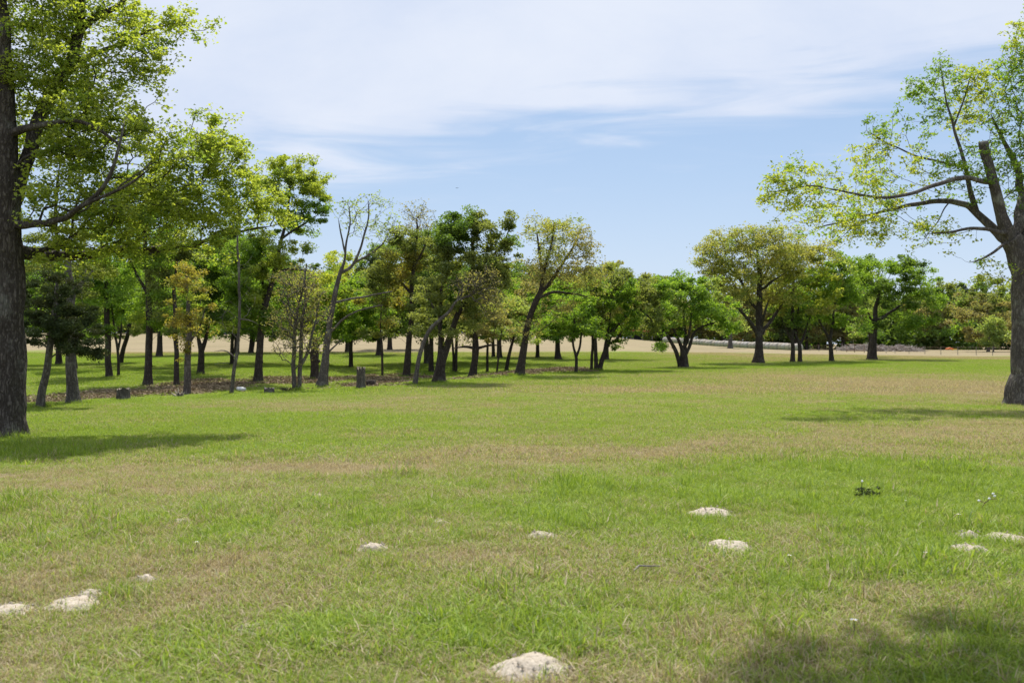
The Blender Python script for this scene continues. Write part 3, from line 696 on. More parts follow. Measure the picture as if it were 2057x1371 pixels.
tree('oak_tree', 'short black trunk splitting low, behind the golden leaved young tree', (403, 752),
     [[(403, 752, 15), (404, 730, 13), (405, 705, 12), (398, 680, 7), (395, 640, 6), (396, 600, 4)], [(405, 708, 10, 0), (414, 680, 8, .2), (420, 640, 6, .3), (430, 590, 4, .3)]],
     [(430, 570, 60, 60), (410, 620, 50, 40), (450, 640, 36, 28), (455, 510, 50, 50), (400, 540, 50, 50), (460, 600, 40, 40), (440, 650, 36, 22)], leaf='deep', cov=2.6, L=4)
tree('dead_sapling', 'slender leaning pale grey leafless trunk by the white slab', (464, 792),
     [[(464, 792, 9), (468, 765, 7.5), (474, 720, 7), (478, 680, 6), (481, 640, 5.5), (479, 580, 5), (478, 500, 4), (480, 430, 2.5)],
      [(474, 712, 3, 0), (450, 700, 2, .3), (430, 706, 1.5, .4)], [(481, 650, 3, 0), (500, 640, 2, 0), (520, 652, 1.5, 0)]],
     [(478, 500, 40, 70), (460, 640, 40, 40), (500, 600, 30, 40)], cov=0, n=90, bark='grey', sp=22, tipr=.004)
tree('maple_tree', 'tallest bright green tree of the grove with a forked black trunk', (518, 768),
     [[(518, 768, 19), (520, 730, 15), (523, 680, 14), (526, 640, 13), (534, 610, 12), (546, 570, 10), (556, 530, 9), (566, 480, 7), (578, 420, 5), (586, 350, 3)],
      [(527, 640, 8, 0), (530, 600, 7, .4), (527, 560, 5, .6), (520, 500, 3, .8)], [(552, 545, 6, 0), (590, 540, 4, -.5), (630, 545, 3, -.8)], [(568, 478, 5, 0), (610, 450, 4, .5), (640, 430, 2.5, .7)]],
     [(590, 350, 55, 42), (548, 385, 50, 45), (625, 410, 46, 62), (560, 450, 60, 55), (515, 500, 55, 55), (600, 505, 45, 22), (500, 590, 50, 50), (540, 640, 40, 28), (470, 600, 36, 40), (480, 540, 50, 50), (560, 540, 40, 36), (510, 640, 40, 30)],
     leaf='green', cov=2.9, L=4.4, sp=20, air=.28, leaf2='lime', f2=.42)
tree('oak_tree', 'narrow trunk far back against the tan field, left of the paired back trunks', (475, 710),
     [[(475, 710, 11), (476, 680, 9), (477, 640, 8), (478, 600, 5)]], [(470, 590, 50, 55), (500, 620, 30, 28), (475, 520, 50, 45), (440, 560, 40, 50)], leaf='deep', cov=2.6, sp=18, L=4)
tree('oak_tree', 'paired V trunk far back on the tan field, beside the forked maple trunk', (504, 709),
     [[(504, 709, 10), (505, 690, 8), (506, 660, 7), (506, 610, 5)], [(505, 700, 7, 0), (510, 680, 6, 0), (517, 655, 4, 0), (520, 620, 3, 0)]], [(510, 600, 45, 45), (545, 600, 30, 40), (520, 540, 45, 50), (560, 560, 40, 50), (520, 650, 40, 22)], leaf='deep', cov=2.6, sp=18, L=4)
tree('dead_tree', 'leafless grey twiggy double-stemmed tree at the meadow edge', (594, 785),
     [[(592, 785, 10), (590, 745, 8.5), (591, 700, 8), (592, 660, 7), (598, 620, 5), (610, 570, 4), (616, 530, 2.5)],
      [(600, 784, 9, 0), (602, 745, 8.5, .1), (606, 700, 8, .2), (605, 660, 7, .2), (614, 600, 5, .2), (612, 540, 3, .2)],
      [(604, 735, 7, .1), (616, 715, 6, .1), (622, 695, 5.5, 0), (634, 650, 4, 0), (642, 600, 2.5, 0)],
      [(606, 650, 4, 0), (585, 620, 3, .3), (560, 600, 2, .4)]],
     [(600, 590, 50, 60), (570, 650, 40, 40), (635, 630, 30, 60), (600, 690, 50, 40), (575, 560, 40, 20)], cov=.16, leaf='drab', n=1100, bark='grey', sp=13, tipr=.008, L=3.5)
tree('burl_trunk', 'stubby black knobbly trunk with a few green sprouts behind the twiggy tree', (633, 762),
     [[(633, 762, 19), (632, 745, 16), (633, 730, 15), (630, 715, 18), (634, 700, 16), (632, 690, 13), (634, 676, 7)], [(630, 712, 5, 0), (618, 706, 3, 0), (612, 690, 2, 0)], [(636, 728, 8, 0), (643, 724, 5, 0)], [(636, 700, 6, 0), (642, 690, 3, 0)]],
     [(628, 696, 20, 14), (634, 680, 14, 12)], leaf='spring', cov=.9, n=26, sp=12, L=4, bark='dark')
tree('pecan_tree', 'tall leaning pale trunk with open forked top and sparse leaf tufts against the sky', (645, 776),
     [[(645, 776, 23), (651, 745, 17), (655, 700, 14), (660, 670, 13), (667, 620, 11), (678, 570, 9.5), (684, 545, 8), (693, 522, 4.5), (695, 490, 4), (704, 450, 3), (701, 415, 2)],
      [(684, 552, 7, 0), (704, 538, 6.5, .3), (714, 526, 5.5, .4), (726, 495, 4.5, .5), (733, 465, 4, .5), (742, 430, 3, .5), (740, 402, 2, .5)],
      [(712, 530, 4.5, .4), (745, 508, 4, .6), (770, 490, 3, .8), (782, 468, 2, .9)], [(664, 668, 5, 0), (690, 640, 4, -.3), (720, 622, 3, -.5), (770, 612, 2.5, -.6)],
      [(672, 612, 5, 0), (700, 600, 4, .2), (730, 597, 3.5, .4), (790, 585, 2.5, .6)], [(692, 510, 4, 0), (684, 470, 3, .2), (680, 440, 2, .3)], [(656, 708, 5, 0), (672, 695, 3, .1), (690, 680, 2, .1)]],
     [(700, 425, 32, 30), (755, 415, 42, 28), (735, 455, 42, 30), (785, 455, 28, 32), (770, 490, 35, 25)], leaf='pale', cov=.36, L=4.6, n=330, bark='grey', sp=14, clus=8, air=.32, tipr=.006)
tree('oak_tree', 'small far back trunk under yellow green leaves, right of the leaning pale trunk', (697, 707),
     [[(697, 707, 9), (698, 690, 8), (699, 660, 7), (701, 610, 4)]], [(700, 600, 46, 50), (680, 640, 30, 30), (730, 600, 30, 40), (690, 540, 40, 36), (650, 590, 40, 50), (660, 650, 40, 24), (720, 640, 34, 24)], leaf='spring', cov=1.9, sp=18, L=4, leaf2='gold', f2=.4)
tree('cedar_tree', 'broad dark drooping cedar with a forking trunk in the middle of the grove', (763, 714),
     [[(763, 714, 14), (763, 690, 12), (762, 672, 10), (752, 650, 7), (740, 610, 4)], [(763, 680, 9, 0), (774, 655, 7, 0), (784, 600, 4, 0)]],
     [(745, 635, 40, 26), (790, 630, 44, 30), (765, 590, 46, 40), (730, 655, 26, 14), (805, 655, 22, 14), (760, 560, 50, 40)], leaf='cedar', cov=3.0, sp=18, L=4, wr=.5, leaf2='deep', f2=.4)
tree('oak_tree', 'straight dark trunk just right of the broad dark cedar, far back', (783, 702),
     [[(783, 702, 10), (783, 680, 8.5), (784, 640, 7), (786, 600, 4)]], [(790, 580, 50, 50), (820, 620, 30, 30), (790, 520, 50, 42), (840, 560, 40, 50), (820, 650, 34, 22)], leaf='deep', cov=2.4, sp=18, L=4)
tree('sapling', 'very thin dark sapling in front of the broad dark cedar trunk', (768, 756),
     [[(768, 756, 5), (768, 725, 4.5), (766, 690, 4), (764, 660, 3), (766, 610, 2)]], [(768, 620, 22, 34)], leaf='olive', cov=1.0, sp=16, L=4)
tree('oak_tree', 'dark trunk with bronze and yellow green leaves and bare twigs above its crown', (816, 757),
     [[(816, 757, 15), (819, 720, 13), (823, 670, 11), (827, 620, 10), (828, 560, 8), (834, 500, 6), (838, 450, 3)], [(828, 600, 6, 0), (800, 560, 4, .4), (780, 520, 2.5, .6)], [(830, 540, 5, 0), (852, 500, 4, -.3), (865, 460, 2, -.4)]],
     [(800, 530, 48, 42), (835, 580, 44, 45), (770, 560, 40, 36), (850, 510, 34, 40), (820, 630, 40, 28), (730, 590, 30, 24), (810, 480, 40, 36), (790, 620, 44, 40), (850, 630, 36, 34), (740, 540, 30, 26)], leaf='olive', cov=1.7, L=4.2, leaf2='gold', f2=.46, air=.3)
tree('dead_tree', 'bare upright twigs rising above the grove beside the dark olive oak', (858, 730),
     [[(858, 730, 12), (856, 690, 11), (852, 620, 9), (848, 540, 7), (842, 480, 5), (836, 440, 3)], [(848, 545, 5, 0), (866, 490, 4, .2), (880, 470, 2.5, .2)]],
     [(838, 445, 34, 42), (862, 480, 34, 40), (820, 490, 26, 36)], cov=.2, leaf='drab', n=420, bark='grey', sp=14, L=4, tipr=.010)
tree('elm_tree', 'slim grey trunk curving right with long pale arching branch', (835, 773),
     [[(833, 773, 11), (837, 745, 8.5), (842, 715, 8.5), (852, 685, 8.5), (862, 662, 8), (885, 640, 7), (905, 625, 6), (918, 600, 4.5), (940, 597, 4), (958, 580, 3), (975, 545, 2.5)]],
     [(940, 570, 45, 26), (975, 570, 36, 40), (990, 610, 30, 36)], cov=.4, leaf='drab', n=480, bark='grey', sp=13, L=4, tipr=.010)
tree('oak_tree', 'shaded trunk behind the slim curving grey trunk, one of a close pair', (866, 747),
     [[(866, 747, 11), (866, 710, 9.5), (866, 660, 8), (870, 600, 5)]], [(870, 590, 46, 50), (850, 630, 30, 30), (880, 520, 44, 50), (850, 560, 40, 44), (890, 650, 36, 26)], leaf='deep', cov=2.2, L=4)
tree('oak_tree', 'largest dark olive oak of the grove with two leaning flared trunks', (880, 768),
     [[(882, 768, 27), (884, 740, 19), (888, 720, 18), (884, 690, 10), (885, 640, 8), (886, 580, 5)], [(889, 735, 15, 0), (900, 690, 13, 0), (912, 650, 12, 0), (930, 610, 11, .2), (946, 570, 10, .4), (952, 520, 8, .4), (948, 470, 5, .4)],
      [(948, 545, 7, .4), (985, 520, 6, .6), (1010, 490, 4, .8), (1025, 450, 2.5, .8)], [(884, 640, 6, 0), (860, 600, 4, .5), (850, 560, 3, .6)]],
     [(930, 450, 46, 34), (960, 460, 45, 36), (905, 510, 50, 55), (965, 530, 55, 45), (1020, 450, 22, 34), (1010, 500, 40, 40), (880, 580, 45, 45), (940, 590, 45, 34), (900, 470, 40, 40), (880, 640, 40, 30), (990, 570, 44, 40), (930, 640, 40, 26), (920, 540, 60, 50), (1000, 550, 44, 46)], leaf='olive', cov=2.6, L=4.4, bark='dark', sp=20, leaf2='deep', f2=.3, air=.26)
tree('oak_tree', 'twin narrow black trunks close together behind the largest olive oak', (915, 748),
     [[(916, 748, 6), (916, 720, 6), (917, 690, 6), (918, 650, 5), (925, 600, 3)], [(911, 746, 5, 0), (911, 720, 5, .1), (909, 690, 4.5, .1), (906, 650, 3, .1)]],
     [(915, 610, 40, 40), (920, 560, 40, 40), (950, 640, 34, 28)], leaf='deep', cov=2.2, L=4)
tree('oak_tree', 'leaning trunk with long low branch, first trunk right of the twin flared olive oak', (948, 758),
     [[(948, 758, 17), (953, 730, 13), (957, 700, 12), (954, 660, 9), (948, 620, 7), (944, 590, 4)], [(957, 702, 6, 0), (935, 695, 5, -.3), (910, 700, 4, -.5)], [(955, 700, 6, 0), (985, 692, 4, -.3), (1010, 694, 2.5, -.4)]],
     [(950, 600, 40, 36), (985, 650, 36, 28), (920, 640, 34, 26), (1000, 620, 30, 26)], leaf='drab', cov=1.8, L=4.2, leaf2='olive', f2=.5)
tree('sapling', 'pencil-straight thin dark trunk between two leaning oaks', (979, 748),
     [[(979, 748, 5.5), (979, 715, 5), (980, 680, 4.5), (980, 640, 3)]], [(980, 640, 24, 30)], leaf='olive', cov=1.6, sp=16, L=4)
tree('sapling', 'thinnest slanting sapling right of the pencil-straight trunk', (997, 750),
     [[(997, 750, 4), (1001, 720, 3.5), (1004, 690, 3), (1008, 660, 2)]], [(1008, 655, 20, 20)], leaf='pale', cov=1.4, sp=14, L=4)
tree('oak_tree', 'short thick trunk far back, behind the thinnest slanting sapling', (1003, 719),
     [[(1003, 719, 11), (1003, 700, 9.5), (1003, 670, 8), (1002, 620, 5)]], [(1000, 610, 55, 45), (1040, 630, 30, 30), (1010, 560, 50, 44), (1050, 590, 44, 44), (970, 600, 40, 40), (1010, 660, 40, 18)], leaf='deep', cov=2.4, sp=18, L=4)
tree('oak_tree', 'small shaded back trunk left of the short thick one', (991, 717),
     [[(991, 717, 7), (991, 700, 6.5), (990, 670, 5), (988, 640, 3)]], [(985, 630, 34, 30)], leaf='olive', cov=2.2, sp=18, L=4)
tree('elm_tree', 'short right-leaning trunk under a pale yellow green bushy crown', (1016, 746),
     [[(1016, 746, 8), (1021, 720, 7), (1026, 698, 6), (1034, 670, 4.5), (1040, 650, 3)]], [(1035, 668, 34, 26), (1010, 672, 22, 20), (1060, 680, 22, 20)], leaf='pale', cov=1.9, sp=16, L=4.2, air=.25)
tree('pecan_tree', 'airy brownish crowned tree leaning right, tallest at the right end of the grove', (1042, 754),
     [[(1042, 754, 20), (1048, 725, 15), (1052, 700, 14), (1058, 660, 13), (1066, 630, 12), (1078, 600, 12), (1088, 585, 11), (1090, 550, 7), (1084, 510, 5), (1078, 470, 3)],
      [(1088, 588, 8, 0), (1110, 560, 7, .4), (1130, 530, 6, .6), (1150, 500, 4, .7), (1165, 470, 2.5, .8)], [(1088, 560, 6, 0), (1100, 520, 5, -.4), (1110, 480, 4, -.5), (1112, 450, 2, -.6)],
      [(1085, 595, 6, 0), (1120, 585, 5, .8), (1160, 590, 3.5, 1), (1190, 600, 2, 1.1)]],
     [(1085, 470, 44, 36), (1140, 480, 52, 40), (1185, 510, 34, 40), (1110, 530, 55, 40), (1170, 570, 44, 34), (1085, 560, 36, 40), (1120, 620, 40, 26)], leaf='bronze', cov=1.05, L=4.0, n=620, bark='dark', sp=19, air=.25, leaf2='drab', f2=.5, tipr=.006)
tree('oak_tree', 'thin far trunk seen beneath the pale bushy crown, standing alone on green grass', (1080, 718),
     [[(1080, 718, 8), (1080, 700, 7), (1079, 670, 6), (1078, 630, 4)]], [(1080, 620, 45, 42), (1085, 570, 40, 36), (1070, 660, 36, 20), (1100, 600, 40, 40)], leaf='deep', cov=2.4, sp=18, L=4)
tree('elm_tree', 'flared straight trunk far back with a vivid green crown, left of the Y-shaped tree', (1121, 722),
     [[(1121, 722, 14), (1120, 705, 10), (1120, 680, 9), (1120, 650, 7), (1122, 610, 4)]], [(1115, 620, 40, 40), (1110, 660, 30, 20), (1140, 640, 30, 30), (1130, 590, 40, 34), (1150, 650, 30, 24)], leaf='green', cov=2.6, sp=18, L=4)
tree('plum_tree', 'small tree with a neat Y-shaped fork and bright green leaves at the shadow line', (1157, 748),
     [[(1157, 748, 7), (1158, 730, 6), (1158, 715, 6), (1152, 700, 4.5), (1150, 680, 4.5), (1156, 660, 4), (1152, 630, 3)], [(1158, 716, 5, 0), (1165, 698, 4.5, .1), (1167, 675, 4, .1), (1172, 640, 3, .2)]],
     [(1150, 630, 42, 34), (1185, 650, 34, 30), (1125, 655, 24, 22), (1165, 600, 34, 24)], leaf='green', cov=2.0, sp=17, L=4.2, air=.25)
tree('sapling', 'slim vertical trunk just left of the fan of leaning stems', (1188, 744),
     [[(1188, 744, 6), (1189, 715, 5.5), (1190, 680, 5), (1190, 640, 3)]], [(1190, 630, 30, 36), (1195, 600, 36, 34)], leaf='olive', cov=1.9, sp=17, L=4)
tree('elm_tree', 'fan of black stems leaning right with drooping leafy branches over the tan field', (1200, 744),
     [[(1198, 744, 9), (1197, 715, 7.5), (1196, 690, 7), (1195, 650, 5), (1192, 600, 3)], [(1203, 744, 10, 0), (1212, 715, 9, 0), (1222, 690, 8, 0), (1232, 660, 9, 0), (1245, 645, 9, .1), (1262, 630, 6, .2), (1285, 615, 4, .3)],
      [(1218, 700, 6, 0), (1230, 688, 5, -.2), (1243, 678, 4, -.3), (1250, 665, 3, -.4)], [(1215, 705, 5, 0), (1220, 670, 4, .2), (1228, 620, 3, .2)], [(1275, 618, 4, .3), (1310, 640, 3, .3), (1318, 680, 2, .3)]],
     [(1210, 580, 46, 40), (1250, 610, 44, 34), (1290, 610, 40, 36), (1190, 640, 34, 34), (1270, 655, 44, 22), (1316, 665, 18, 40), (1250, 690, 14, 18), (1325, 700, 10, 10), (1300, 580, 44, 32), (1240, 570, 40, 30), (1335, 600, 26, 40)], leaf='green', cov=2.0, sp=18, L=4.2, leaf2='olive', f2=.35, air=.27)
tree('oak_tree', 'bronze topped crown rising behind the fan of leaning stems', (1218, 722),
     [[(1218, 722, 10), (1218, 700, 9), (1220, 650, 7), (1222, 600, 5), (1224, 570, 3)]], [(1225, 570, 46, 38), (1200, 590, 34, 30), (1262, 590, 34, 28), (1175, 575, 40, 34), (1230, 545, 34, 22), (1280, 590, 34, 26), (1240, 640, 40, 30)], leaf='bronze', cov=2.2, sp=18, L=4, leaf2='green', f2=.25)
tree('mulberry_tree', 'rounded bright green tree with many stems spreading from one low base', (1374, 738),
     [[(1374, 738, 18), (1374, 715, 15), (1370, 700, 8), (1362, 680, 6), (1350, 655, 4), (1335, 625, 3)], [(1368, 732, 9, 0), (1358, 705, 8, -.2), (1345, 680, 7, -.4), (1332, 662, 5, -.5), (1312, 655, 3, -.6)],
      [(1375, 716, 9, 0), (1376, 690, 8, .2), (1375, 650, 5, .3), (1372, 600, 3, .4)], [(1378, 722, 8, 0), (1386, 695, 6.5, .2), (1392, 668, 5, .3), (1412, 655, 4, .4), (1440, 645, 3, .5)], [(1377, 705, 6, .2), (1384, 670, 5, -.5), (1392, 620, 3, -.8)]],
     [(1370, 590, 50, 40), (1410, 600, 46, 42), (1330, 600, 36, 40), (1445, 640, 42, 36), (1370, 640, 55, 36), (1325, 650, 24, 24), (1465, 665, 30, 18), (1380, 560, 30, 20), (1320, 690, 14, 14), (1350, 570, 36, 24), (1300, 620, 20, 36)], leaf='green', cov=2.5, sp=19, L=4.3, leaf2='pale', f2=.55, air=.22)
tree('oak_tree', 'grey barked trunk standing right beside the row of hay bales', (1467, 699),
     [[(1467, 699, 10), (1467, 685, 8), (1467, 660, 7), (1468, 620, 4)]], [(1468, 630, 32, 34), (1450, 655, 20, 14), (1485, 660, 18, 14)], leaf='pale', cov=2.2, sp=16, L=3.6, bark='grey')
tree('oak_tree', 'broad majestic oak with golden bronze crown and thick black trunk on the right', (1524, 729),
     [[(1524, 729, 23), (1525, 705, 16), (1525, 680, 15), (1525, 640, 15), (1526, 600, 12), (1527, 560, 9), (1522, 520, 6), (1516, 480, 3)],
      [(1524, 672, 9, 0), (1510, 650, 7.5, -.6), (1495, 632, 6, -1), (1475, 612, 4.5, -1.4), (1450, 605, 3, -1.6)], [(1527, 670, 9, 0), (1545, 650, 7, .6), (1560, 628, 6, 1), (1575, 605, 4, 1.2), (1600, 575, 3, 1.4)],
      [(1525, 630, 7, 0), (1505, 600, 6, .6), (1490, 565, 5, 1), (1465, 535, 3.5, 1.2), (1430, 510, 2.5, 1.5)], [(1526, 590, 6, 0), (1550, 565, 5, -1), (1575, 550, 3.5, -1.5)], [(1527, 570, 5, 0), (1545, 535, 4, 1), (1560, 500, 2.5, 1.5)], [(1528, 660, 6, 0), (1536, 630, 5, -1), (1545, 600, 3, -1.6)]],
     [(1450, 500, 50, 34), (1500, 480, 50, 26), (1560, 480, 55, 28), (1530, 520, 70, 38), (1440, 550, 42, 34), (1500, 560, 60, 34), (1580, 540, 50, 44), (1470, 600, 44, 26), (1570, 600, 44, 30), (1420, 520, 30, 28)],
     leaf='bronze', cov=1.9, sp=19, L=3.7, n=1000, air=.27, leaf2='gold', f2=.22)
tree('oak_tree', 'left one of two slim close-set trunks in front of the end of the bales', (1592, 727),
     [[(1592, 727, 10), (1593, 700, 8), (1592, 670, 7.5), (1591, 640, 7), (1592, 600, 5), (1596, 560, 3)], [(1592, 690, 5, 0), (1580, 660, 4, 0), (1568, 635, 3, 0)], [(1592, 655, 4, 0), (1602, 630, 3, .3), (1612, 590, 2, .4)]],
     [(1600, 560, 52, 46), (1640, 520, 46, 36), (1620, 610, 44, 30), (1575, 620, 26, 22), (1660, 575, 34, 34), (1640, 620, 40, 34), (1600, 510, 36, 30)], leaf='bronze', cov=1.9, sp=18, L=4, leaf2='spring', f2=.5, air=.25)
tree('elm_tree', 'right one of two slim close-set trunks, forking low into a V', (1607, 727),
     [[(1607, 727, 9), (1607, 705, 8), (1606, 690, 7), (1600, 676, 4.5), (1594, 665, 3)], [(1607, 694, 6, 0), (1616, 670, 5, .1), (1624, 645, 4, .2), (1632, 620, 3, .2)]],
     [(1625, 635, 26, 26), (1600, 650, 20, 20)], leaf='deep', cov=1.9, sp=16, L=4)
tree('maple_tree', 'green tree with a tall V fork, between the slim pair and rightmost tree', (1671, 725),
     [[(1671, 725, 10), (1669, 700, 8.5), (1667, 682, 8.5), (1658, 665, 5), (1648, 648, 4), (1640, 620, 2.5)], [(1667, 684, 7, 0), (1672, 660, 6, 0), (1674, 630, 4.5, .2), (1680, 590, 3, .3)]],
     [(1680, 560, 44, 36), (1660, 600, 44, 36), (1700, 600, 42, 42), (1650, 640, 30, 22), (1712, 650, 34, 22), (1690, 530, 30, 22), (1640, 560, 40, 40), (1720, 540, 30, 26)], leaf='green', cov=2.3, sp=18, L=4.1, leaf2='pale', f2=.35, air=.22)
tree('maple_tree', 'large deep green tree, rightmost of the row along the shadow line', (1752, 722),
     [[(1752, 722, 19), (1754, 700, 13), (1756, 670, 12), (1758, 640, 10), (1764, 600, 7), (1770, 560, 4)], [(1758, 650, 6, 0), (1800, 620, 5, .8), (1840, 595, 3, 1.2), (1865, 575, 2, 1.4)], [(1756, 655, 5, 0), (1745, 630, 4, -1), (1738, 610, 3, -1.4)]],
     [(1760, 530, 42, 26), (1800, 545, 52, 34), (1770, 590, 60, 42), (1850, 570, 42, 34), (1830, 620, 55, 42), (1875, 600, 28, 28), (1800, 660, 60, 28), (1865, 655, 34, 26), (1720, 570, 30, 34)],
     leaf='green', cov=2.5, sp=19, L=4, leaf2='deep', f2=.5, air=.24)
tree('locust_tree', 'small rounded pale green crown in front of the large deep green tree', (1745, 717),
     [[(1745, 717, 7), (1746, 700, 6), (1746, 670, 5), (1746, 640, 3)]], [(1750, 625, 34, 36), (1745, 665, 26, 16), (1712, 662, 24, 14)], leaf='pale', cov=2.3, sp=16, L=3.8)
# --- the shade tree standing beside the camera, whose branch shades the bottom right of the meadow
tree('oak_tree', 'tree whose shade darkens the grass at the bottom right', (0, 0),
     [[(3000, 1135, 110), (3000, 900, 90), (2960, 500, 80), (2900, 100, 60), (2800, -300, 40)], [(2930, 260, 40, 0), (2600, -100, 26, .4), (2250, -330, 18, .8), (1790, -420, 12, 1.1), (1440, -430, 6, 1.2)]],
     [(1410, -410, 110, 40, 1.0), (1540, -430, 150, 60, 1.2), (1710, -440, 220, 90, 1.4), (1790, -520, 260, 90, .6), (1990, -430, 280, 110, 1.5), (2390, -420, 320, 150, 1.0), (2990, -500, 400, 260, 0)],
     leaf='green', cov=6.0, L=14, n=1100, bark='furrowed', sp=60, origin=on(7.1, 7.2), seed=991, clus=50)

for (px, py, w_, nm_, lf, lf2, lab) in [(150, 742, 11, 'oak_tree', 'green', 'olive', 'added green shade oak directly behind the thick straight grey trunk'),  # trees added to fill the grove and lay shade bands on its floor
        (299, 738, 12, 'oak_tree', 'deep', 'green', 'added wide shade oak hidden behind the tall straight black trunk'),
        (377, 741, 11, 'elm_tree', 'green', 'lime', 'added fresh green shade elm directly behind the golden leaved young tree'),
        (466, 733, 9, 'oak_tree', 'green', 'deep', 'added green shade oak behind the slender leaning pale grey trunk'),
        (522, 730, 12, 'oak_tree', 'deep', 'green', 'added dark crowned shade oak behind the forked maple trunk'),
        (655, 735, 12, 'elm_tree', 'spring', 'green', 'added yellow green shade elm directly behind the leaning pale trunk'),
        (705, 738, 9, 'oak_tree', 'green', 'olive', 'added green shade oak between the leaning pale trunk and the post-like stump'),
        (820, 733, 12, 'oak_tree', 'olive', 'gold', 'added olive shade oak hidden behind the bronze and yellow green tree'),
        (888, 730, 12, 'oak_tree', 'olive', 'deep', 'added broad shade oak hidden behind the twin flared olive oak'),
        (953, 728, 11, 'elm_tree', 'green', 'olive', 'added green shade elm hidden behind the trunk with a long low branch'),
        (1050, 730, 11, 'oak_tree', 'green', 'drab', 'added green shade oak behind the airy brownish crowned tree')]:
    rs_ = random.Random(px); tp = (560 if px > 900 else 545) if px != 705 else 575
    tree(nm_, lab, (px, py), [[(px, py, w_), (px, 700, w_ * .8), (px + 2, 650, w_ * .6), (px + rs_.uniform(-8, 8), 600, w_ * .35)]],
         [(px - 38, tp + 40, 50, 40, 3), (px + 40, tp + 45, 50, 40, -4), (px, tp + 22, 44, 30, 2), (px + 6, tp + 70, 56, 36, -3), (px - 50, tp + 90, 34, 24, 2), (px + 52, tp + 92, 34, 22, -2)],
         leaf=lf, leaf2=lf2, f2=.4, cov=2.5, sp=17, L=4.0, air=.22)

# --- the woods behind the pale field and at the far right
def far_tree(name, key, px, py, hpx, wpx, leaf, leaf2, f2, lab, group, seed, sparse=2.6, bark='dark', grp=True, Yq=None):
    b = on((px - CX) / FPX * Yq, Yq) if Yq else at(px, py)
    y0 = HY - (b.z - EYE) / b.y * FPX
    return tree(name, lab, (px, py), origin=b, stems=[[(px, y0, max(4, hpx * .05)), (px + hpx * .02, y0 - hpx * .25, hpx * .04), (px - hpx * .01, y0 - hpx * .55, hpx * .025), (px, y0 - hpx * .8, 1.5)]],
         blobs=[(px - wpx * .22, y0 - hpx * .52, wpx * .28, hpx * .24), (px + wpx * .22, y0 - hpx * .50, wpx * .28, hpx * .24), (px, y0 - hpx * .74, wpx * .27, hpx * .24), (px + wpx * .05, y0 - hpx * .34, wpx * .38, hpx * .22), (px - wpx * .1, y0 - hpx * .2, wpx * .30, hpx * .12)],
         leaf=leaf, leaf2=leaf2, f2=f2, cov=sparse, sp=13, L=3.6, n=110, group=group if grp else None, seed=seed, bark=bark)
protos = []
for k, (lf, lf2, f2, nm, lab) in enumerate([('pale', 'olive', .5, 'oak_tree', 'full green tree in the distant woods behind the pale field'),  # pale and olive leaves put distance haze into the foliage colour
                        ('olive', 'drab', .5, 'elm_tree', 'dull olive tree in the distant woods behind the pale field'),
                        ('deep', 'cedar', .4, 'cedar_tree', 'dark evergreen tree in the distant woods behind the pale field'),
                        ('drab', 'olive', .5, 'pecan_tree', 'brownish spring tree in the distant woods behind the pale field')]):
    px = [640, 1190, 860, 1330][k]; Yk = [302, 290, 305, 275][k]
    r_ = far_tree(nm, k, px, [668, 680, 668, 684][k], 118, 92, lf, lf2, f2, lab, ['distant green trees', 'distant olive trees', 'distant evergreen trees', 'distant brownish trees'][k], 500 + k, Yq=Yk)
    protos.append((r_, lab, r_['group'], nm))
def copy_thing(root, loc, rz, sc, name=None, label=None, group=None):
    r_ = root.copy(); COL.objects.link(r_); r_.location = loc; r_.rotation_euler = (0, 0, rz); r_.scale = sc
    if label: r_['label'] = label
    if group: r_['group'] = group
    for ch in root.children:
        c = ch.copy(); COL.objects.link(c); c.parent = r_
        for g_ in ch.children:
            d_ = g_.copy(); COL.objects.link(d_); d_.parent = c
    return r_
fr_ = random.Random(5)
LM = [(0, 'the massive left oak'), (130, 'the dark drooping cedar'), (215, 'the Y forked sapling'), (297, 'the tall black trunk'), (375, 'the golden leaved sapling'), (440, 'the slender grey trunk'), (518, 'the forked maple'),
      (594, 'the twiggy double-stemmed tree'), (660, 'the leaning pale pecan'), (725, 'the post-like stump'), (763, 'the broad middle cedar'), (818, 'the bronze and olive tree'), (882, 'the twin flared oak'), (948, 'the low-branched oak'),
      (1000, 'the thinnest sapling'), (1050, 'the airy brownish tree'), (1121, 'the flared far elm'), (1157, 'the small Y-shaped plum'), (1210, 'the fan of leaning stems'), (1290, 'the rusty roofed shed'), (1374, 'the many-stemmed mulberry'),
      (1440, 'the flat trailer'), (1467, 'the grey trunk by the bales'), (1524, 'the broad golden oak'), (1600, 'the slim close-set pair'), (1671, 'the tall V forked maple'), (1752, 'the large deep green maple'), (1830, 'the brush pile')]
ORD = ['', 'second ', 'third ', 'fourth ', 'fifth ']
seenlab = {}
def farlabel(k, px):
    lm = min(LM, key=lambda q: abs(q[0] - px)); side = 'just left of' if px < lm[0] - 5 else ('just right of' if px > lm[0] + 5 else 'straight behind')
    kd = ['full green', 'dull olive', 'dark evergreen', 'brownish'][k]; key_ = (kd, side, lm[1]); seenlab[key_] = seenlab.get(key_, 0) + 1
    return (ORD[seenlab[key_] - 1] + kd + ' far tree ' + side + ' ' + lm[1]).strip()
for q_ in range(4): protos[q_][0]['label'] = farlabel(q_, [640, 1190, 860, 1330][q_])
far_line = [(x, 300 + fr_.uniform(-25, 45)) for x in range(-60, 1130, 27)] + [(x, 285 + fr_.uniform(-15, 45)) for x in range(1145, 1500, 22)] + [(x, 250 + fr_.uniform(-10, 40)) for x in range(1500, 1900, 24)] + [(x, 255 + fr_.uniform(-5, 35)) for x in range(1905, 2170, 26)]
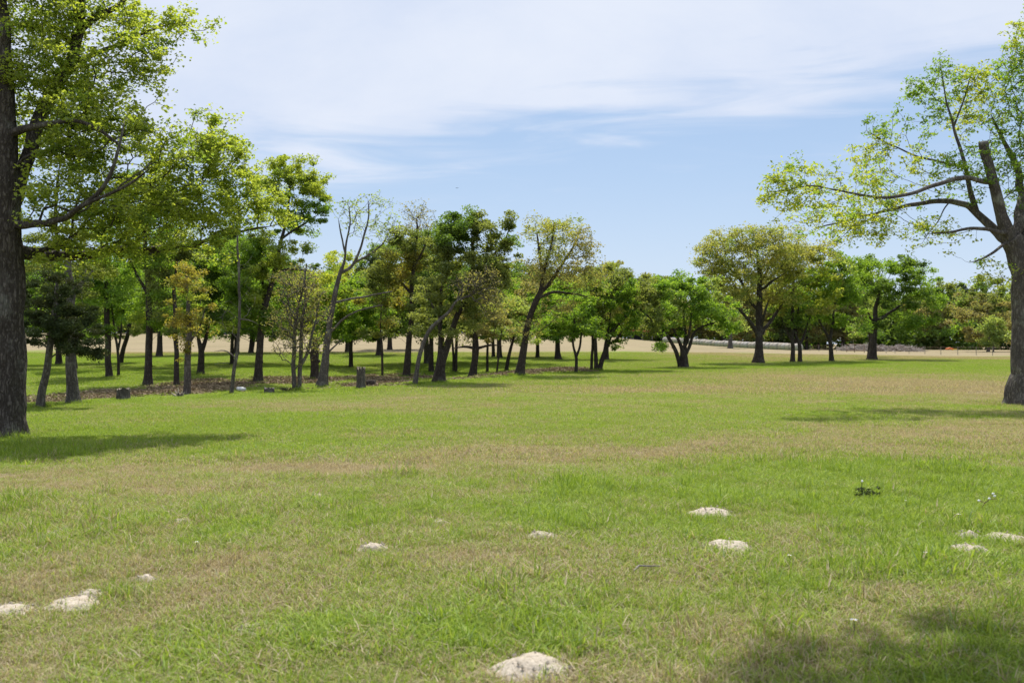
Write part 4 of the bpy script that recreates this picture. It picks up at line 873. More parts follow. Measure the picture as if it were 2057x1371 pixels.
for i, (px, Yd) in enumerate(far_line):
    k = fr_.choice([0, 0, 1, 1, 2, 3] if px > 1000 else [0, 1, 2, 2, 0, 3])
    Xd = (px - CX) / FPX * Yd; s_ = fr_.uniform(.85, 1.3) * (Yd / 300) * (1.08 if px > 1500 else 1)
    copy_thing(protos[k][0], on(Xd, Yd), fr_.uniform(0, 6.28), (s_ * fr_.uniform(.85, 1.15), s_, s_), label=farlabel(k, px))
# individuals at the right of the woods
far_tree('oak_tree', 0, 1985, 706, 124, 150, 'drab', 'olive', .4, 'wide brown-olive oak of the far woods just left of the right-hand big trunk', None, 610, 2.3, 'grey', False)
far_tree('hawthorn_tree', 0, 1995, 707, 72, 74, 'pale', None, 0, 'small pale green rounded tree in front of the wide brown-olive far oak', None, 611, 2.3, 'grey', False)
far_tree('elm_tree', 0, 1915, 700, 112, 80, 'green', 'pale', .4, 'light green far tree with a leaning grey trunk right of the brush pile', None, 612, 2.2, 'grey', False)
far_tree('oak_tree', 0, 1938, 701, 122, 70, 'olive', 'drab', .5, 'hazy olive tree rising behind the leaning grey far trunk', None, 613, 2.3, 'grey', False)
far_tree('cedar_tree', 0, 1242, 676, 150, 44, 'deep', 'green', .4, 'pointed evergreen whose tip stands above the far tree line', None, 614, 2.8, 'dark', False)
far_tree('oak_tree', 0, 2070, 705, 112, 110, 'drab', 'olive', .5, 'olive oak of the far woods seen past the right-hand big trunk', None, 615, 2.3, 'grey', False)

# ------------------------------------------------------------------ undergrowth along the foot of the far woods
def bush_band(name, pts, h, n, L, leaf, seed):
    rs = np.random.default_rng(seed); cs = []; cr = []
    for (a, b_) in zip(pts[:-1], pts[1:]):
        ln = math.hypot(b_[0] - a[0], b_[1] - a[1]); q = int(ln * 4.6)
        f_ = rs.random(q); x = a[0] + (b_[0] - a[0]) * f_ + rs.normal(size=q) * 1.5; y = a[1] + (b_[1] - a[1]) * f_ + rs.normal(size=q) * 2.5
        hh_ = h * (.35 + .8 * fbm(x * .08, y * .08, seed, 2)) * rs.random(q) ** 1.3
        cs.append(np.stack([x, y, height(x, y) + hh_], 1)); cr.append(rs.random(q))
    cs = np.concatenate(cs); cr = np.concatenate(cr)
    LV, lr, lc = leaves(cs, cr, n, 2.3, L, L * .7, rs, .8)
    nq = len(LV) // 4
    o = link(name, npmesh(name, LV, np.arange(nq * 4), np.full(nq, 4), LEAF[leaf], {'rnd': ('FACE', lr), 'clump': ('FACE', lc)})); tag(o, kind='stuff'); return o
wp = lambda px, Y: ((px - CX) / FPX * Y, Y)
u1 = bush_band('undergrowth', [wp(-80, 312), wp(500, 306), wp(1100, 303), wp(1400, 285), wp(1640, 262), wp(1860, 248), wp(2140, 232)], 9.0, 34, 1.0, 'deep', 71)
tag(u1, 'dark tangled undergrowth along the foot of the distant woods', 'undergrowth')

# ------------------------------------------------------------------ hay bales
brs = random.Random(3)
A0, A1 = wp(1604, 193), wp(1338, 256)
nb_ = 42
def bale_mesh(seed):
    rr = random.Random(seed); mb = MB(); k = 22; vs = []; R0 = .77; hw_ = .74
    prof = [(-hw_, .0), (-hw_, .35), (-hw_, .55), (-hw_ + .05, .68), (-hw_ + .20, .765), (-.35, .785), (0, .78), (.35, .785), (hw_ - .20, .765), (hw_ - .05, .68), (hw_, .55), (hw_, .35), (hw_, .0)]
    ph = rr.random() * 6
    for (x, r) in prof:
        for j in range(k):
            a = 2 * math.pi * j / k; q = r * (1 + .02 * math.sin(3 * a + ph) + rr.uniform(-.008, .008))
            z = math.sin(a) * q; z = max(z, -.70)
            vs.append((x + rr.uniform(-.006, .006), math.cos(a) * q * 1.03, z + .70))
    fs = [(i * k + j, i * k + (j + 1) % k, (i + 1) * k + (j + 1) % k, (i + 1) * k + j) for i in range(len(prof) - 1) for j in range(k)]
    mb.add(vs, fs); me = bpy.data.meshes.new('hay_bale'); me.from_pydata(mb.v, [], mb.f); me.materials.append(M['hay'])
    me.polygons.foreach_set('use_smooth', [True] * len(me.polygons)); return me
bmeshes = [bale_mesh(i) for i in range(4)]
rzb = math.atan2(A1[1] - A0[1], A1[0] - A0[0])
for i in range(nb_):
    f_ = i / (nb_ - 1); x = A0[0] + (A1[0] - A0[0]) * f_; y = A0[1] + (A1[1] - A0[1]) * f_
    o = bpy.data.objects.new('hay_bale', bmeshes[i % 4]); COL.objects.link(o)
    p = on(x, y); o.location = (p.x + brs.uniform(-.12, .12), p.y, p.z - .04); o.rotation_euler = (0, 0, rzb + brs.uniform(-.05, .05))
    s_ = brs.uniform(.94, 1.05); o.scale = (1.0, s_, s_)
    lab = 'weathered grey round hay bale inside the long row across the field'
    if i == 0: lab = 'weathered grey round hay bale at the near right end of the long row'
    if i == nb_ - 1: lab = 'weathered grey round hay bale at the far left end of the long row'
    if 0 < i < nb_ - 1:
        OW = ['', '', 'second', 'third', 'fourth', 'fifth', 'sixth', 'seventh', 'eighth', 'ninth', 'tenth', 'eleventh', 'twelfth', 'thirteenth', 'fourteenth', 'fifteenth', 'sixteenth', 'seventeenth', 'eighteenth', 'nineteenth', 'twentieth', 'twenty-first']
        lab = ('weathered grey round hay bale, ' + OW[i + 1] + ' from the near right end of the row') if i < 21 else ('weathered grey round hay bale, ' + OW[nb_ - i] + ' from the far left end of the row')
    tag(o, lab, 'hay bale', 'round hay bales in a long row across the field')

# ------------------------------------------------------------------ fence and gate on the right
fence = empty('wire_fence', on(*wp(1625, 190))); tag(fence, 'thin wire fence on slender posts running right from the hay bales', 'fence')
fo = np.array(fence.location)
fpts = [(1627, 186), (1645, 183), (1680, 178), (1757, 166), (1780, 163), (1798, 160), (1826, 156), (1858, 151), (1890, 147), (1924, 143), (1961, 139), (1994, 135), (2030, 131), (2075, 126), (2130, 120)]
fw = [on(*wp(a, b_)) for a, b_ in fpts]
for p in fw:
    mb = MB(); mb.tube([p - fence.location + Vector((0, 0, -.1)), p - fence.location + Vector((0, 0, .6)), p - fence.location + Vector((.01, 0, 1.2))], [.045, .04, .035], 6)
    mb.build('post', M['post'], fence)
for hz in (.25, .5, .75, 1.0, 1.12):
    for seg in (fw[:3], fw[3:]):
        mb = MB(); mb.tube([p - fence.location + Vector((0, 0, hz)) for p in seg], .007, 4); mb.build('wire', M['iron'], fence)
g0, g1 = on(*wp(1701, 175)), on(*wp(1736, 170))
gate = empty('pipe_gate', g0); tag(gate, 'low brown pipe gate frame in the wire fence near the brush pile', 'gate')
gd = g1 - g0
for f_ in (0, .45, 1):
    mb = MB(); q = gd * f_; mb.tube([q + Vector((0, 0, -.1)), q + Vector((0, 0, 1.45))], .055, 8); mb.build('post', M['iron'], gate)
for hz in (1.42, .35):
    mb = MB(); mb.tube([Vector((0, 0, hz)), gd + Vector((0, 0, hz))], .045, 8); mb.build('rail', M['iron'], gate)
for px in (1747,):
    pass

# ------------------------------------------------------------------ brush pile
bp = empty('brush_pile', on(*wp(1765, 205))); tag(bp, 'long heap of bleached grey cut branches in front of the far woods', 'brush pile')
rs = np.random.default_rng(12)
Vb, Lb, Sb, base_ = [], [], [], 0
pa, pb = wp(1688, 212), wp(1850, 196)
for i in range(1500):
    f_ = rs.random(); c_ = np.array([pa[0] + (pb[0] - pa[0]) * f_, pa[1] + (pb[1] - pa[1]) * f_ + rs.normal() * 1.3, 0])
    hgt = (.6 + 1.7 * float(fbm(f_ * 6, 0, 5, 3))) * (math.sin(math.pi * min(max(f_ * .94 + .03, 0), 1)) ** .45)
    c_[2] = float(height(c_[0], c_[1])) + rs.random() ** 1.2 * hgt * math.exp(-((c_[1] - (pa[1] + (pb[1] - pa[1]) * f_)) / 2.6) ** 2) + .05
    d_ = rs.normal(size=3); d_[2] *= .35; d_ /= np.linalg.norm(d_); ln = rs.uniform(.5, 2.4); r0 = rs.choice([.02, .035, .05, .11], p=[.4, .3, .2, .1])
    pts_ = [c_ - d_ * ln / 2, c_ + rs.normal(size=3) * .08 * ln, c_ + d_ * ln / 2]; k = 4
    u_ = np.cross(d_, [0, 0, 1.0]); u_ /= np.linalg.norm(u_); w_ = np.cross(d_, u_); a_ = np.arange(k) * 2 * math.pi / k
    for p_, rr_ in zip(pts_, (r0, r0 * .85, r0 * .5)): Vb.append(p_ + (np.cos(a_)[:, None] * u_ + np.sin(a_)[:, None] * w_) * rr_)
    kk = np.arange(k)
    for s__ in (0, 1): Lb.append((base_ + s__ * k + np.stack([kk, (kk + 1) % k, (kk + 1) % k + k, kk + k], 1)).ravel()); Sb += [4] * k
    base_ += 3 * k
o = link('dead_branches', npmesh('dead_branches', np.concatenate(Vb) - np.array(bp.location), np.concatenate(Lb), Sb, M['twig']), bp); tag(o, kind='stuff')

# ------------------------------------------------------------------ distant buildings and vehicles
def shed(name, label, px, Y, wpx, h, dep, wall, roof, over=.5, open_=True, cat='shed', slope=.25, pitch=False):
    c = on(*wp(px, Y)); wd = wpx / FPX * Y; root = empty(name, c, 0); tag(root, label, cat)
    mb = MB(); th = .12
    mb.box((0, dep / 2, h / 2), (wd, th, h)); mb.box((-wd / 2 + th / 2, 0, h / 2), (th, dep - th * 2, h)); mb.box((wd / 2 - th / 2, 0, h / 2), (th, dep - th * 2, h))
    if not open_: mb.box((0, -dep / 2, h / 2), (wd, th, h))
    mb.build('wall', wall, root)
    if pitch:
        mb = MB(); rh = slope * dep; y0 = dep / 2 + over
        mb.add([(-wd / 2 - over, -y0, h), (wd / 2 + over, -y0, h), (wd / 2 + over, 0, h + rh), (-wd / 2 - over, 0, h + rh), (-wd / 2 - over, y0, h), (wd / 2 + over, y0, h),
                (-wd / 2 - over, -y0, h + .12), (wd / 2 + over, -y0, h + .12), (wd / 2 + over, 0, h + rh + .12), (-wd / 2 - over, 0, h + rh + .12), (-wd / 2 - over, y0, h + .12), (wd / 2 + over, y0, h + .12)],
               [(0, 3, 2, 1), (3, 4, 5, 2), (6, 7, 8, 9), (9, 8, 11, 10), (0, 1, 7, 6), (4, 10, 11, 5), (0, 6, 9, 3), (3, 9, 10, 4), (1, 2, 8, 7), (2, 5, 11, 8)])
        mb.build('roof', roof, root)
        mb = MB(); mb.add([(-wd / 2 + .01, -dep / 2, h + .01), (-wd / 2 + .01, dep / 2, h + .01), (-wd / 2 + .01, 0, h + slope * dep - .08)], [(0, 1, 2)]); mb.add([(wd / 2 - .01, -dep / 2, h + .01), (wd / 2 - .01, dep / 2, h + .01), (wd / 2 - .01, 0, h + slope * dep - .08)], [(0, 2, 1)]); mb.build('gable', wall, root)
    else:
        mb = MB(); q = dep / 2 + over
        mb.add([(-wd / 2 - over, -q, h + .35), (wd / 2 + over, -q, h + .35), (wd / 2 + over, q, h + .02), (-wd / 2 - over, q, h + .02), (-wd / 2 - over, -q, h + .47), (wd / 2 + over, -q, h + .47), (wd / 2 + over, q, h + .14), (-wd / 2 - over, q, h + .14)],
               [(0, 3, 2, 1), (4, 5, 6, 7), (0, 1, 5, 4), (1, 2, 6, 5), (2, 3, 7, 6), (3, 0, 4, 7)]); mb.build('roof', roof, root)
        mb = MB(); mb.box((0, -q + .02, h + .22), (wd + over * 2 - .1, .06, .5)); mb.build('fascia', M['rust'], root) if roof is M['rust'] else None
    n_ = max(2, int(wd / 4))
    for i in range(n_ + 1):
        mb = MB(); mb.box((-wd / 2 + .2 + (wd - .4) * i / n_, -dep / 2 - .12, (h + .3) / 2), (.16, .16, h + .3)); mb.build('post', M['post'], root)
    for i in range(n_):
        if not open_:
            mb = MB(); mb.box((-wd / 2 + .2 + (wd - .4) * (i + .5) / n_, -dep / 2 - .075, h * .5), (1.2, .04, 1.0)); mb.build('window', M['glass'], root)
    return root
shed('open_shed', 'low open shed with a rusty red roof edge beyond the tan field', 1288, 268, 40, 2.2, 6, M['wallgrey'], M['rust'])
shed('barn', 'grey roofed barn glimpsed high behind the trunks at the far left', 205, 330, 34, 3.0, 8, M['wallgrey'], M['roofgrey'], pitch=True, open_=False, slope=.3, cat='barn')
shed('farm_shed', 'dark blue-grey low shed seen between trunks left of the slender grey tree', 436, 272, 44, 1.7, 5, M['blue'], M['wallgrey'], open_=False)
def pickup(px, Y, rz, label, body, sc=1.0):
    c = on(*wp(px, Y)); root = empty('pickup_truck', c, rz); root.scale = (sc, sc, sc); tag(root, label, 'truck')
    mb = MB()
    side = [(-2.7, .45), (2.65, .45), (2.7, .75), (2.55, 1.05), (1.3, 1.15), (.75, 1.72), (-.55, 1.75), (-.85, 1.18), (-2.7, 1.18)]
    for sgn in (-1, 1):
        pass
    n_ = len(side); vs = [(x, -.92 * (1 - .06 * (z > 1.3)), z) for x, z in side] + [(x, .92 * (1 - .06 * (z > 1.3)), z) for x, z in side]
    mb.add(vs, [tuple(range(n_)), tuple(range(n_, 2 * n_))[::-1]] + [(i, i + n_, (i + 1) % n_ + n_, (i + 1) % n_) for i in range(n_)]); mb.build('body', body, root)
    for y in (-.93, .93):
        mb = MB(); mb.add([(x, y * .985 + (.012 if y > 0 else -.012), z) for x, z in ((-.5, 1.2), (1.15, 1.2), (.72, 1.62), (-.42, 1.65))], [(0, 1, 2, 3)]); mb.build('window', M['glass'], root)
    for x in (-1.75, 1.7):
        for y in (-.86, .86):
            mb = MB(); mb.tube([(x, y - .12, .38), (x, y + .12, .38)], .38, 16); wh = mb.build('wheel', M['tyre'], root)
            mb = MB(); mb.tube([(x, y - .135, .38), (x, y + .135, .38)], .2, 12); mb.build('rim', M['roofgrey'], wh)
    return root
pickup(212, 262, .15, 'pale silver blue pickup truck glimpsed behind the dark trunks at the left', M['roofgrey'])
pickup(1412, 274, -.2, 'white pickup truck parked beyond the left part of the hay bale row', M['white'], .9)
# a stock trailer behind the bales
c = on(*wp(1436, 272)); tr_ = empty('stock_trailer', c, .05); tag(tr_, 'long grey flat trailer beyond the hay bales, right of the white pickup', 'trailer')
mb = MB(); mb.box((0, 0, 1.0), (6.6, 2.0, .5)); mb.build('body', M['roofgrey'], tr_)
for x in (-3.1, -1.0, 1.0, 3.1):
    mb = MB(); mb.box((x, -1.03, 1.45), (.08, .06, 1.2)); mb.build('stake', M['wallgrey'], tr_)
for x in (-.5, .5):
    mb = MB(); mb.tube([(x, -1.1, .36), (x, -.86, .36)], .36, 14); mb.build('wheel', M['tyre'], tr_)
# small orange thing by the far woods
c = on(*wp(1908, 222)); it = empty('implement', c, .3); tag(it, 'small orange and yellow machine part lying before the far woods at the right', 'implement')
mb = MB(); mb.tube([(-1.1, 0, .32), (-.2, 0, .40), (.9, 0, .34)], [.16, .28, .14], 8); mb.build('drum', M['orange'], it)
mb = MB(); mb.tube([(.5, -.2, .1), (1.3, -.1, .3), (1.9, 0, .28)], .08, 6); mb.build('bar', M['flower_yellow'], it)

# ------------------------------------------------------------------ stumps, slab, log in the grove
def stump(name, label, px, py, wpx, h, seed, bark='grey', top='cutwood', jag=.04, parts=True):
    b = at(px, py); r = wpx / FPX * b.y / 2; root = empty(name, b); tag(root, label, 'tree stump')
    rr = np.random.default_rng(seed); k = 28; nz_ = 10; vs = []
    ph = rr.random() * 6; topz = h + jag * (rr.random(k) - .5) * 2
    for i in range(nz_ + 1):
        f_ = i / nz_
        for j in range(k):
            a = 2 * math.pi * j / k; rd_ = r * (1 + .35 * math.exp(-f_ * h / (r * .7)) * (1 + .4 * math.sin(5 * a + ph))) * (1 + .05 * math.sin(9 * a + ph * 2) + .02 * (rr.random() - .5))
            vs.append((math.cos(a) * rd_, math.sin(a) * rd_, -.08 + (topz[j] + .08) * f_))
    fs = [(i * k + j, i * k + (j + 1) % k, (i + 1) * k + (j + 1) % k, (i + 1) * k + j) for i in range(nz_) for j in range(k)]
    mb = MB(); mb.add(vs, fs); mb.build('trunk', BARK[bark], root)
    mb = MB(); ring = [vs[nz_ * k + j] for j in range(k)]; inner = [(x * .5, y * .5, z - .01 - jag * .3) for x, y, z in ring]
    mb.add(ring + inner + [(0, 0, h - .02)], [(j, (j + 1) % k, k + (j + 1) % k, k + j) for j in range(k)] + [(k + j, k + (j + 1) % k, 2 * k) for j in range(k)]); mb.build('cut_top', M[top], root)
    return root, r
stump('tree_stump', 'low flat sawn stump in the grass in front of the tall black trunk', 248, 804, 24, .33, 1)
stump('tree_stump', 'small mossy stump with pale top between the white slab and the twiggy tree', 541, 789, 18, .16, 2)
stump('tree_stump', 'knee high weathered grey post-like stump standing alone at the meadow edge', 725, 780, 17, .74, 3, jag=.07)
rt, rr_ = stump('tree_stump', 'splintered bleached stump beside the golden leaved tree', 362, 797, 11, .10, 4, jag=.05)
for k, (dx_, dz_, ln_) in enumerate([(-.12, .0, .22), (-.05, 0, .30), (.04, 0, .20), (.10, 0, .16), (-.2, 0, .14)]):
    mb = MB(); mb.tube([(dx_ * .6, 0, .02), (dx_, -.02, ln_ * .6), (dx_ * 1.4 + .01, 0, ln_)], [.035, .022, .006], 5, True, k, .2); mb.build('splinter', M['cutwood'], rt)
b = at(745, 776); lg = empty('log_section', b, .1); tag(lg, 'short reddish brown sawn log lying right of the post-like stump', 'log')
mb = MB(); mb.tube([(-.22, 0, .15), (-.07, .01, .16), (.08, 0, .155), (.22, 0, .15)], [.155, .16, .155, .15], 18, False, 4, .05); mb.build('bark', BARK['dark'], lg)
mb = MB(); mb.tube([(-.214, 0, .15), (.214, 0, .15)], .145, 18); mb.build('core', M['cutwood'], lg)
b = at(484, 786); sb_ = MB(); rr = random.Random(2)
prof = [(math.cos(a) * .19 * (1 + rr.uniform(-.15, .15)), math.sin(a) * .15 * (1 + rr.uniform(-.15, .15))) for a in np.linspace(0, 6.283, 11)[:-1]]
vs = [(x, y, 0) for x, y in prof] + [(x * .93, y * .93, .075 + .05 * x) for x, y in prof]; k = 10
sb_.add(vs, [tuple(range(k))[::-1], tuple(range(k, 2 * k))] + [(j, (j + 1) % k, k + (j + 1) % k, k + j) for j in range(k)])
o = sb_.build('stone_slab', M['stone'], None); o.location = b + Vector((0, 0, .09)); o.rotation_euler = (R(14), R(10), .2); tag(o, 'flat white stone slab tilted by the foot of the slender grey trunk', 'stone slab')
b = at(578, 786); dk = empty('brush_clump', b); tag(dk, 'low dark dead brush clump left of the twiggy double-stemmed tree', 'brush')
rs = np.random.default_rng(4); mb = MB()
for i in range(90):
    a = rs.random() * 6.28; rr0 = rs.random() * .12; d_ = Vector((math.cos(a), math.sin(a), rs.random() * .9)) * rs.uniform(.12, .26)
    s0 = Vector((math.cos(a) * rr0, math.sin(a) * rr0, 0)); mb.tube([s0, s0 + d_ * .6 + Vector((0, 0, .03)), s0 + d_], [.007, .005, .003], 3, False)
o = mb.build('dead_twigs', BARK['dark'], dk); tag(o, kind='stuff')
# fallen stick behind the slender grey trunk
for (px, py, ln_, lab) in [(450, 733, 1.4, 'thin curved fallen branch on the green grass behind the slender grey trunk'), (1300, 1152, .2, 'pale stick lying in the grass in the middle right of the near meadow')]:
    b = at(px, py); mb = MB(); mb.tube([(-ln_ / 2, 0, .03), (-ln_ * .2, .05, .03 + ln_ * .1), (ln_ * .2, .03, .03 + ln_ * .08), (ln_ / 2, 0, .05)], [.004 + ln_ * .006, .004 + ln_ * .015, .004 + ln_ * .015, .003], 6, True, 1, .2)
    o = mb.build('fallen_branch', M['twig'], None); o.location = b; o.rotation_euler = (0, 0, .3); tag(o, lab, 'branch')

# ------------------------------------------------------------------ sandy mounds
for mi, ((px, py, hw, hz, lab), (mx_, my_, mr)) in enumerate(zip(MOUNDS, mpos)):
    rs = np.random.default_rng(100 + mi); nr_, na_ = 22, 56
    rr, aa = np.meshgrid(np.linspace(0, 1, nr_), np.arange(na_) * 2 * math.pi / na_, indexing='ij')
    rim = 1.08 * (1 + .34 * (fbm(np.cos(aa) * 1.6 + mi * 9, np.sin(aa) * 1.6, 7, 2) - .5) * 2)
    x = np.cos(aa) * rr * mr * rim; y = np.sin(aa) * rr * mr * .85 * rim
    pr = np.clip(1 - rr ** 2.4, 0, 1) ** 1.3
    z = hz * .60 * pr * (1 + 1.25 * (fbm(x / mr * 1.7 + mi * 5, y / mr * 1.7, 11, 3) - .5)) + (fbm(x * 40 + mi, y * 40, 13, 3) - .5) * .016 * pr ** .5 - .012 * rr ** 4
    if mi == 1: z = z - .03 * np.exp(-((x - .01) / .03) ** 2 - ((y - mr * .1) / .06) ** 2)
    gz = height(x + mx_, y + my_); z0 = float(height(mx_, my_))
    V = np.stack([x, y, gz - z0 + z + .004], -1).reshape(-1, 3)
    i_, j_ = np.meshgrid(np.arange(nr_ - 1), np.arange(na_), indexing='ij'); j2_ = (j_ + 1) % na_
    q = np.stack([i_ * na_ + j_, (i_ + 1) * na_ + j_, (i_ + 1) * na_ + j2_, i_ * na_ + j2_], -1).reshape(-1, 4)
    o = link('soil_mound', npmesh('soil_mound', V, q.ravel(), np.full(len(q), 4), SM, None, True)); o.location = (mx_, my_, z0)
    tag(o, lab, 'soil mound', 'pale burrow mounds scattered over the near meadow')
    # crumbs round it
    mb = MB()
    for c_ in range(int(22 + hw * .5)):
        a = rs.random() * 6.28; q_ = mr * rs.uniform(.5, 1.35); xx, yy = math.cos(a) * q_, math.sin(a) * q_ * .85; s_ = rs.uniform(.004, .012)
        zz = float(height(xx + mx_, yy + my_)) - z0 + hz * max(0, 1 - (q_ / mr / 1.12) ** 2) ** 1.25
        pts_ = rs.normal(size=(6, 3)); v_ = [(xx + s_, yy, zz), (xx - s_, yy + s_ * .2, zz), (xx, yy + s_, zz + s_ * .3), (xx + s_ * .2, yy - s_, zz), (xx, yy, zz + s_ * 1.1), (xx, yy, zz - s_)]
        mb.add(v_, [(0, 2, 4), (2, 1, 4), (1, 3, 4), (3, 0, 4), (2, 0, 5), (1, 2, 5), (3, 1, 5), (0, 3, 5)])
    oc = mb.build('soil_crumbs', SM, o); tag(oc, kind='stuff')

# ------------------------------------------------------------------ little weeds and flecks in the near grass
b = at(1743, 1000); wd_ = empty('weed', b); tag(wd_, 'dark leafy weed with one pale tufted stalk in the right meadow', 'weed')
rs = np.random.default_rng(8); cs = np.stack([rs.normal(size=26) * .06, rs.normal(size=26) * .05, .03 + rs.random(26) * .09], 1)
LV, lr, lc = leaves(cs, rs.random(26), 7, .03, .04, .016, rs); nq = len(LV) // 4
link('leaf_tuft', npmesh('leaf_tuft', LV, np.arange(nq * 4), np.full(nq, 4), LEAF['cedar'], {'rnd': ('FACE', lr), 'clump': ('FACE', lc)}), wd_)
mb = MB(); mb.tube([(-.06, 0, 0), (-.062, 0, .1), (-.058, 0, .17)], .004, 5); mb.build('stalk', M['weed'], wd_)
mb = MB(); mb.tube([(-.058, 0, .165), (-.057, 0, .178), (-.056, 0, .19)], [.004, .013, .003], 8); mb.build('seed_head', M['petal'], wd_)
b = at(1982, 1022); dw = empty('dry_weed', b); tag(dw, 'branching dead brown weed with pale seed heads near the right edge', 'weed')
mb = MB(); mb.tube([(-.05, 0, 0), (-.02, 0, .06), (.03, .01, .09), (.06, 0, .14)], [.005, .004, .004, .003], 5); mb.tube([(-.02, 0, .06), (-.07, 0, .08)], .003, 4); mb.tube([(.03, .01, .09), (.09, 0, .10)], .003, 4); mb.build('stem', M['iron'], dw)
for q_ in ((-.075, 0, .082), (.062, 0, .148), (.03, .01, .10), (.075, 0, .125)):
    mb = MB(); mb.tube([Vector(q_) + Vector((-.014, 0, 0)), Vector(q_), Vector(q_) + Vector((.014, 0, .006))], [.003, .012, .003], 7); mb.build('seed_head', M['petal'], dw)
fl = [(1715, 1268, 'white daisy-like flower at the edge of the shade in the bottom right grass', 1), (1925, 1044, 'single white flower above the small tan mound at the right', 1), (1859, 1127, 'tiny white flower left of the crumbly soil patch at the right', .7),
      (1586, 1133, 'small white flower head low in the grass below the notched mound', .7), (1820, 1018, 'little white flower midway between the two weeds at the right', .6), (395, 1105, 'small white flower in the lower left meadow', .7)]
for (px, py, lab, s_) in fl:
    b = at(px, py + 8 * s_); f0 = empty('wild_flower', b); tag(f0, lab, 'flower', 'small white wild flowers dotted in the grass'); h_ = .085
    mb = MB(); mb.tube([(0, 0, 0), (.004, 0, h_ * .5), (0, 0, h_)], .002, 4); mb.build('stem', M['weed'], f0)
    mb = MB(); k = 9
    for j in range(k):
        a = 6.283 * j / k; d_ = Vector((math.cos(a), math.sin(a), .25)); n_ = Vector((-math.sin(a), math.cos(a), 0)); c_ = Vector((0, 0, h_))
        mb.add([c_ + d_ * .004, c_ + d_ * .014 * s_ + n_ * .005 * s_, c_ + d_ * .022 * s_, c_ + d_ * .014 * s_ - n_ * .005 * s_], [(0, 1, 2, 3)])
    mb.build('petals', M['petal'], f0)
    mb = MB(); mb.tube([(0, 0, h_), (0, 0, h_ + .005)], [.006 * s_, .003 * s_], 8); mb.build('centre', M['flower_yellow'], f0)
# the tiny bird in the sky
b = empty('bird', ((918 - CX) / FPX * 90, 90, EYE + (HY - 378) / FPX * 90), .6); b.scale = (.5, .5, .5); tag(b, 'tiny dark bird gliding in the blue sky above the grove', 'bird')
mb = MB(); mb.tube([(0, -.16, 0), (0, -.09, .01), (0, 0, .01), (0, .09, .01), (0, .13, .015), (0, .17, .01)], [.012, .035, .045, .035, .028, .006], 8); mb.build('body', M['tyre'], b)
for sg_ in (-1, 1):
    mb = MB(); vs = [(sg_ * .02, -.05, .02), (sg_ * .02, .06, .02), (sg_ * .2, .05, .07), (sg_ * .38, -.03, .05), (sg_ * .2, -.05, .065)]
    vs2 = [(x, y, z + .012) for x, y, z in vs]; k = 5
    mb.add(vs + vs2, [(0, 1, 2, 3, 4), (9, 8, 7, 6, 5)] + [(j, (j + 1) % k, k + (j + 1) % k, k + j) for j in range(k)]); mb.build('wing', M['tyre'], b)

# ------------------------------------------------------------------ grass: instanced tufts of real blades over the meadow
def tuft(name, nbl, half, hmin, hmax, wid, segs, lean, seed):
    rs = np.random.default_rng(seed)
    bx = rs.uniform(-half, half, nbl); by = rs.uniform(-half, half, nbl)
    h_ = hmin + (hmax - hmin) * rs.random(nbl) ** 1.8; az = rs.random(nbl) * 6.283; ln = lean * (.25 + rs.random(nbl)); wd = wid * (.6 + .8 * rs.random(nbl))
    rndv = rs.random(nbl); huev = rs.random(nbl)
    ln = np.where(rndv < .3, ln * 1.7, ln)
    fa = az + rs.normal(size=nbl) * .5 + 1.57
    dxy = np.stack([np.cos(az), np.sin(az)], 1); fx = np.stack([np.cos(fa), np.sin(fa)], 1)
    V = []; L = []; S = []; A = []; H = []
    nv = segs * 2 + 1; Vv = np.zeros((nbl, nv, 3))
    for i in range(segs + 1):
        f_ = i / segs; c = np.stack([bx, by], 1) + dxy * (h_ * ln * f_ ** 1.8)[:, None]; z = h_ * (f_ - .28 * ln * f_ ** 2)
        if i < segs:
            w_ = wd * (1 - .55 * f_) * .5
            Vv[:, 2 * i, :2] = c + fx * w_[:, None]; Vv[:, 2 * i + 1, :2] = c - fx * w_[:, None]; Vv[:, 2 * i, 2] = z; Vv[:, 2 * i + 1, 2] = z
        else: Vv[:, 2 * segs, :2] = c; Vv[:, 2 * segs, 2] = z
    Vv[:, :2, 2] -= .01
    b0 = np.arange(nbl)[:, None] * nv; ls = []; sz = []
    fr = []
    for i in range(segs - 1): fr.append(b0 + np.array([[2 * i, 2 * i + 1, 2 * i + 3, 2 * i + 2]]))
    tri = b0 + np.array([[2 * segs - 2, 2 * segs - 1, 2 * segs]])
    loops = np.concatenate([x.ravel() for x in fr] + [tri.ravel()]); sizes = np.concatenate([np.full(nbl, 4)] * (segs - 1) + [np.full(nbl, 3)])
    rep = segs
    return npmesh(name, Vv.reshape(-1, 3), loops, sizes, GB, {'rnd': ('FACE', np.tile(rndv, rep)), 'hue': ('FACE', np.tile(huev, rep))})
src = bpy.data.collections.new('grass_tufts')
def reg(name, me):
    o = bpy.data.objects.new(name, me); src.objects.link(o); return o
order = []
for i in range(5): order.append(reg('tuft_%02d' % len(order), tuft('tuft', 235, .16, .018, .082, .0048, 3, 1.15, 200 + i)))       # 0-4 near sward
for i in range(3): order.append(reg('tuft_%02d' % len(order), tuft('tuft', 46, .08, .07, .175, .0062, 3, .75, 220 + i)))          # 5-7 tall clumps
for i in range(4): order.append(reg('tuft_%02d' % len(order), tuft('tuft', 560, .34, .018, .075, .0080, 2, 1.0, 240 + i)))        # 8-11 middle
for i in range(4): order.append(reg('tuft_%02d' % len(order), tuft('tuft', 900, .85, .02, .085, .020, 1, .9, 260 + i)))          # 12-15 far
